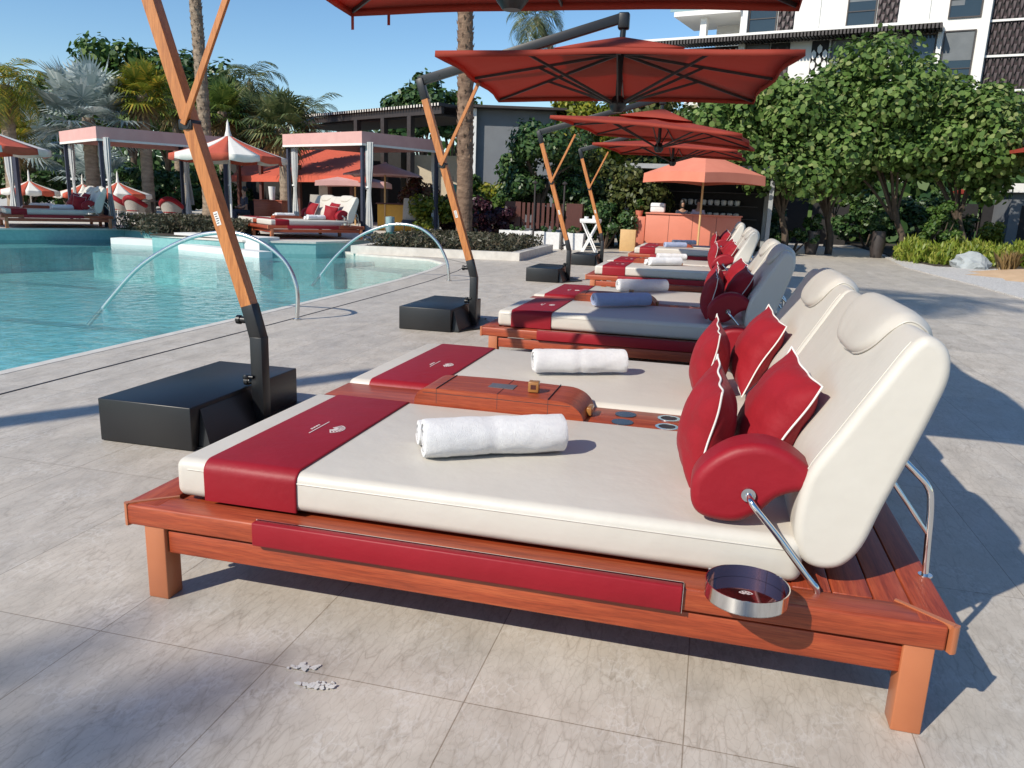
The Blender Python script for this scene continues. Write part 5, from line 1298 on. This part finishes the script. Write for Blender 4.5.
# grass
def tufts(name, label, pts, hmin, hmax, mat, per=26):
    Vs = []
    for (x, y) in pts:
        k = per; a = rs.uniform(0, 2*PI, k); h = rs.uniform(hmin, hmax, k); sp = rs.uniform(.05, .45, k)*h
        bx = x+rs.normal(size=k)*.05; by = y+rs.normal(size=k)*.05; dx, dy = np.cos(a), np.sin(a); w = .013
        p0 = np.stack([bx-dy*w, by+dx*w, np.full(k, .05)], 1); p1 = np.stack([bx+dy*w, by-dx*w, np.full(k, .05)], 1)
        mx, my = bx+dx*sp*.4, by+dy*sp*.4; p2 = np.stack([mx+dy*w, my-dx*w, h*.65], 1); p3 = np.stack([mx-dy*w, my+dx*w, h*.65], 1)
        tx, ty = bx+dx*sp*1.1, by+dy*sp*1.1; p4 = np.stack([tx+dy*w*.1, ty-dx*w*.1, h*.95], 1); p5 = np.stack([tx-dy*w*.1, ty+dx*w*.1, h*.95], 1)
        Vs.append(np.stack([p0, p1, p2, p4, p5, p3], 1))
    V = np.concatenate(Vs); return tag(mesh_np(name, V, 6, M[mat]), label, 'grass', kind='stuff')
Ps = []; Ns = []
for i in range(260):
    x = rs.uniform(8.5, 22); ymin = 25.5 if x > 9.4 else 24.9+(9.4-x)*1.2; y = ymin+rs.uniform(0, 3.4); r = rs.uniform(.28, .5); h = rs.uniform(.45, .82)
    d = rs.normal(size=(150, 3)); d[:, 2] = abs(d[:, 2]); d /= np.linalg.norm(d, axis=1, keepdims=True)
    Ps.append(np.array([[x, y, .05]])+d*np.array([[r, r, h]])*rs.uniform(.7, 1.08, size=(150, 1))); Ns.append(np.cross(d, rs.normal(size=(150, 3)))+d*.5)
def upleaf(P, N, size, w):
    k = len(P); U = np.array([[0, 0, 1.]])+rs.normal(size=(k, 3))*.45; U /= np.linalg.norm(U, axis=1, keepdims=True); N = N-U*(N*U).sum(1, keepdims=True); N /= np.linalg.norm(N, axis=1, keepdims=True); B = np.cross(N, U); s_ = size*rs.uniform(.6, 1.3, size=(k, 1))
    return np.stack([P-U*s_*.5, P+B*s_*w, P+U*s_*.5+N*s_*.15, P-B*s_*w], 1)
V = upleaf(np.concatenate(Ps), np.concatenate(Ns), .24, .13)
tag(mesh_np('ornamental_grass', V, 4, M['lf_grass']), 'bright yellow green mounded ornamental grass bed along the gravel on the right', 'grass', kind='stuff')
pts = [(at(885+8*i, 262, Z=0).x+.6, at(885+8*i, 262, Z=0).y+.3) for i in range(3)]
def rock(px, py, Y, s, label):
    b = at(px, py, Y=Y); bm = bmesh.new(); bmesh.ops.create_icosphere(bm, subdivisions=3, radius=1)
    for v_ in bm.verts:
        n_ = v_.co.normalized(); f = 1+.16*math.sin(3*n_.x+2)+.12*math.sin(5*n_.y+n_.z*4)+.07*math.sin(9*n_.z+7*n_.x); v_.co = Vector((n_.x*s[0]*f, n_.y*s[1]*f, max(n_.z*s[2]*f, -.15)))
    mb = MB(); mb.add([v_.co for v_ in bm.verts], [[v_.index for v_ in f.verts] for f in bm.faces], False); bm.free()
    o = mb.build('boulder', M['rock']); o.location = (b.x, Y, .1); tag(o, label, 'rock')
rock(972, 262, 24.6, (.62, .4, .38), 'pale grey boulder lying between the grass and the sand mound')
b = at(1010, 272, Y=23.6); tufts('dry_grass_tuft', 'small brown dry grass tuft at the right edge on the sand', [(b.x+rs.normal()*.15, 23.6+rs.normal()*.1) for i in range(6)], .4, .7, 'lf_dry', 30)
GQ = 'shrubs under the sea grape trees'
def qbush(label, px, Y, rad, n, leaf, mat, z=0):
    b = at(px, 230, Y=Y); bush('shrub', label, (b.x, Y, z), rad, n, leaf, mat, group=GQ)
qbush('leafy green shrub standing behind the bright grass bed', 940, 28.5, (.75, .6, 1.05), 2600, .13, 'lf_mid')
qbush('small yellow green shrub behind the grass near the right edge', 990, 33, (.6, .5, .7), 1000, .16, 'lf_yellow')
qbush('low dark shrub left of the shaded path', 795, 28.6, (.85, .6, .38), 1800, .12, 'lf_dark')
qbush('dark shrub right of the shaded path', 868, 37, (1.8, 1, 1.1), 3000, .2, 'lf_dark')
qbush('dark shrub behind the daybeds right of the bar', 765, 33, (1.4, 1, .9), 3000, .18, 'lf_dark')
qbush('sunlit shrub at the end of the shaded path', 845, 41, (1.6, 1, 1.0), 2200, .2, 'lf_mid')
qbush('dark shrub behind the right sea grape trunks', 930, 36, (2.2, 1, 1.4), 3600, .2, 'lf_dark')
# small clipped tree on pale trunk
b = at(826, 225, Y=37); tree('clipped_tree', 'small clipped round tree on a pale crooked trunk at the end of the path', 'tree', (b.x, 37, 0), [((.3, 0, 2.1), (1.0, .8, .45))], .06, 1.5, 'lf_mid', .14, 2500, 'leaf', None, 14, limbs=4, lean=(.3, 0))
def pot(px, Y, h, r, label, mat='dark'):
    b = at(px, 240, Y=Y); t = thing('tall_pot', label, 'pot', (b.x, Y, 0), 0, 'tall dark pots at the path entrance')
    MB().lathe([(0, 0), (r*.7, 0), (r, h*.5), (r*.85, h), (r*.7, h), (0, h*.9)], 18).build('vessel', M['grsteel' if mat == 'g' else mat], t)
    P, N = crown_pts((0, 0, h+.25), (.4, .4, .35), 500, 8); V = leaves(P, N, .16, .4); mesh_np('plant', V, V.shape[1], M['lf_dark'], t)
pot(812, 28.8, .85, .27, 'tall dark pot on the left of the shaded path'); pot(878, 28.8, .95, .27, 'tall dark pot on the right of the shaded path')
# slatted dark posts: garden wall behind
t = thing('path_gate', 'dark timber screen wall with posts in the shade behind the trees', 'screen')
for k in range(9):
    if k in (2, 3): continue
    x = at(770, 230, Y=40).x+k*1.9; MB().box((x, 39.9, 0), (x+1.7, 40.0, 2.2)).build('panel', M['interior'], t)
# red parasols and white building bits at the right edge
square_parasol(1094, 133, 26.5, 4.2, 'red parasol cut by the right edge of the photo behind the sea grapes', 'canopy', .1, rz=.2, group='red parasols at the right', rise=.6, pole='dark')
square_parasol(985, 184, 37, 2.0, 'small red parasol low in the shade right of the sea grape trunks', 'canopy', .15, rz=.1, group='red parasols at the right', rise=.35, pole='dark')
b = at(1040, 200, Y=34); t = thing('garden_kiosk', 'pale grey kiosk in the shade at the right edge behind the grass bed', 'kiosk', (b.x, 34, 0)); MB().box((-1.0, 0, 0), (3, 2, 2.6)).build('wall', M['stucco'], t); MB().box((-1.2, -.3, 2.6), (3.2, 2.2, 2.95)).build('roof', M['facade'], t); MB().box((-.6, -.02, .1), (.3, .0, 2.1)).build('door', M['interior'], t)
b = at(757, 222, Y=30.5); t = thing('yellow_sign_post', 'thin post with a narrow yellow panel in the shade right of the bar parasol', 'sign', (at(770, 200, Y=30.5).x, 30.5, 0)); MB().tube([(0, 0, 0), (0, 0, 2.9)], .025, 8).build('post', M['dark'], t); MB().box((-.06, -.03, 1.95), (.06, .03, 2.55), .005).build('panel', M['yellow'], t)

# ---------------------------------------------------------------- white building
t = thing('hotel_building', 'large white modern building with tinted windows and brown lattice panels behind the trees', 'building')
fo = at(1000, 200, Y=50); fd = Vector((.966, -.259, 0)); fn = Vector((fd.y, -fd.x, 0))*1.0
if fn.y > 0: fn = -fn
def fx(px, py=30):
    d = _F+_R*((px-512)/CF)-_U*((py-384)/CF); tt = (fo-CAM).dot(fn)/d.dot(fn); p = CAM+d*tt; return (p-fo).dot(fd), p.z
FM = Matrix(((fd.x, -fn.x, 0, fo.x), (fd.y, -fn.y, 0, fo.y), (0, 0, 1, 0), (0, 0, 0, 1)))
Zl = fx(800, 36)[1]; 
def fb(name, xa, xb, z0, z1, mat, d0=0, d1=.4, parent=None):
    return MB().box((min(xa, xb), -d1, z0), (max(xa, xb), -d0, z1), M_=FM).build(name, M[mat], parent or t)
X = lambda px: fx(px)[0]
ST = 3.75
fb('wall', X(741), X(1090), 0, Zl+ST*2+1, 'facade', -6, 0)
# upper storey (above ledge) and lower storey
zu0, zu1 = Zl+.15, Zl+ST; zd0, zd1 = Zl-ST+.4, Zl-.35
def window(xa, xb, z0, z1, n=2, d=.01):
    w = fb('window', X(xa), X(xb), z0, z1, 'glassb', -.02, .02)
    fr = MB(); a, b = X(xa), X(xb); s = .07
    fr.box((a, -.09, z0), (a+s, -.021, z1), M_=FM); fr.box((b-s, -.09, z0), (b, -.021, z1), M_=FM); fr.box((a+s, -.09, z0), (b-s, -.021, z0+s), M_=FM); fr.box((a+s, -.09, z1-s), (b-s, -.021, z1), M_=FM)
    for k in range(1, n): x = a+(b-a)*k/n; fr.box((x-s/2, -.085, z0+s), (x+s/2, -.0215, z1-s), M_=FM)
    fr.box((a+s, -.08, z0+1.0), (b-s, -.022, z0+1.05), M_=FM)
    fr.build('frame', M['dark'], w)
    q = (xa*7) % 5
    if q < 3: MB().box((a+s, -.035, z0+s+(z1-z0)*(.45 if q < 1.5 else .2)), (a+(b-a)*(.45 if q > 1 else .95), -.0205, z1-s), M_=FM).build('blind', M['blind'], w)
    return w
def lattice(xa, xb, z0, z1, nx, cell=.62, mat='lattice'):
    a, b = X(xa), X(xb); bk = fb('lattice_panel', X(xa), X(xb), z0, z1, 'interior', .0, .05); mb = MB(); w = (b-a)/nx; rows = int((z1-z0)/cell)
    for i in range(nx):
        for r_ in range(rows):
            x = a+(i+.5)*w; z = z0+(r_+.5)*cell+(cell/2 if i % 2 else 0)
            if z+cell*.45 > z1: continue
            mb.add([FM @ Vector(p) for p in ((x-w*.42, -.12, z-cell*.2), (x, -.16, z-cell*.46), (x+w*.42, -.12, z-cell*.2), (x+w*.42, -.12, z+cell*.2), (x, -.16, z+cell*.46), (x-w*.42, -.12, z+cell*.2))], [(0, 1, 2, 3, 4, 5)])
    mb.build('lattice_slats', M[mat], bk)
for up in (0, 1):
    z0 = zu0+ST*up; z1 = zu1+ST*up-.25
    window(748, 776, z0, z1, 1); lattice(777, 793, z0, z1, 4); window(845, 874, z0, z1, 1); lattice(875, 896, z0, z1, 5); window(946, 979, z0+.25, z1, 1)
    fb('panel_joint', X(818), X(818)+.05, z0, z1, 'grsteel', 0, .012)
    fb('panel_joint', X(927), X(927)+.05, z0, z1, 'grsteel', 0, .012)
for dn in (0, 1):
    z0, z1 = zd0-ST*dn, zd1-ST*dn
    window(748, 772, z0, z1, 1); lattice(773, 792, z0, z1, 4); lattice(814, 831, z0, z1, 3, mat='facade'); window(833, 891, z0, z1, 3); window(901, 938, z0, z1, 1); window(945, 977, z0, z1+.1, 1)
lattice(990, 1090, 0.5, Zl+ST*2, 26, .75)
for k in range(-2, 3): fb('lattice_band', X(988), X(1090), Zl+.1+k*ST*.5-.06, Zl+.1+k*ST*.5+.06, 'facade', .17, .24)
fb('white_pier', X(980), X(988.5), 0, Zl+ST*2+1, 'facade', 0, .6); fb('white_pier', X(939), X(944), 0, Zl, 'facade', 0, .3); fb('white_pier', X(741), X(747.5), 0, Zl+ST*2, 'facade', 0, .3)
# long slatted ledge
a_, b_ = X(646), X(942); fb('ledge', a_, b_, Zl-.05, Zl+.1, 'facade', .0, 1.5)
mb = MB(); n = 90
for k in range(n): x = a_+(b_-a_)*k/(n-1); mb.box((x-.06, -1.48, Zl-.32), (x+.06, -.02, Zl-.06), M_=FM)
mb.build('ledge_slats', M['dark'], t)
# balcony block at the left end
fb('balcony_floor', X(676), X(741), Zl+ST*.42, Zl+ST*.42+.3, 'facade', -4, .6); fb('balcony_glass', X(672), X(741), Zl+ST*.42+.31, Zl+ST*.42+1.35, 'railglass', .55, .6)
fb('balcony_column', X(700), X(706), Zl, Zl+ST*3, 'facade', -.5, 0); fb('back_wall', X(704), X(741), 0, Zl+ST*2, 'facade', -6, -3); window(712, 736, Zl+ST*.55, Zl+ST*1.3, 2)
fb('lower_wall', X(690), X(741), 0, Zl-.35, 'facade', -5, -.01); window(694, 738, Zl-3.4, Zl-1.0, 3)
lattice(706, 740, Zl-.95, Zl-.36, 12, .3, 'facade')
fb('roof_slab', X(738), X(1092), Zl+ST*2+1, Zl+ST*2+1.4, 'facade', -6.2, .3)
# ---------------------------------------------------------------- light
wd = bpy.data.worlds.new('World'); scn.world = wd; wd.use_nodes = True; nt = wd.node_tree
sun_dir = Vector((.75, 1.1, -1)).normalized()  # light travels this way
el = math.asin(-sun_dir.z); azv = Vector((-sun_dir.x, -sun_dir.y))
sk = nt.nodes.new('ShaderNodeTexSky'); sk.sky_type = 'NISHITA'; sk.sun_disc = False; sk.sun_elevation = el
sk.sun_rotation = math.atan2(azv.x, azv.y); sk.air_density = 1.0; sk.dust_density = .1; sk.ozone_density = 2.6; sk.altitude = 0
bg = nt.nodes['Background']; hs = nt.nodes.new('ShaderNodeHueSaturation'); hs.inputs['Saturation'].default_value = 1.18; hs.inputs['Value'].default_value = 1.0; nt.links.new(sk.outputs[0], hs.inputs['Color']); nt.links.new(hs.outputs[0], bg.inputs[0]); bg.inputs[1].default_value = .135
sl_ = bpy.data.lights.new('sun', 'SUN'); sl_.energy = 4.9; sl_.angle = R(.53); sl_.color = (1, .92, .80)
so_ = bpy.data.objects.new('sun', sl_); C.objects.link(so_); so_.rotation_euler = sun_dir.to_track_quat('-Z', 'Y').to_euler(); so_.location = (-20, -20, 30)
scn.view_settings.view_transform = 'Standard'; scn.view_settings.look = 'None'; scn.view_settings.exposure = .12; scn.view_settings.gamma = 1
scn.render.engine = 'CYCLES'; scn.cycles.max_bounces = 8; scn.cycles.transparent_max_bounces = 12
scn.cycles.caustics_reflective = False; scn.cycles.caustics_refractive = False
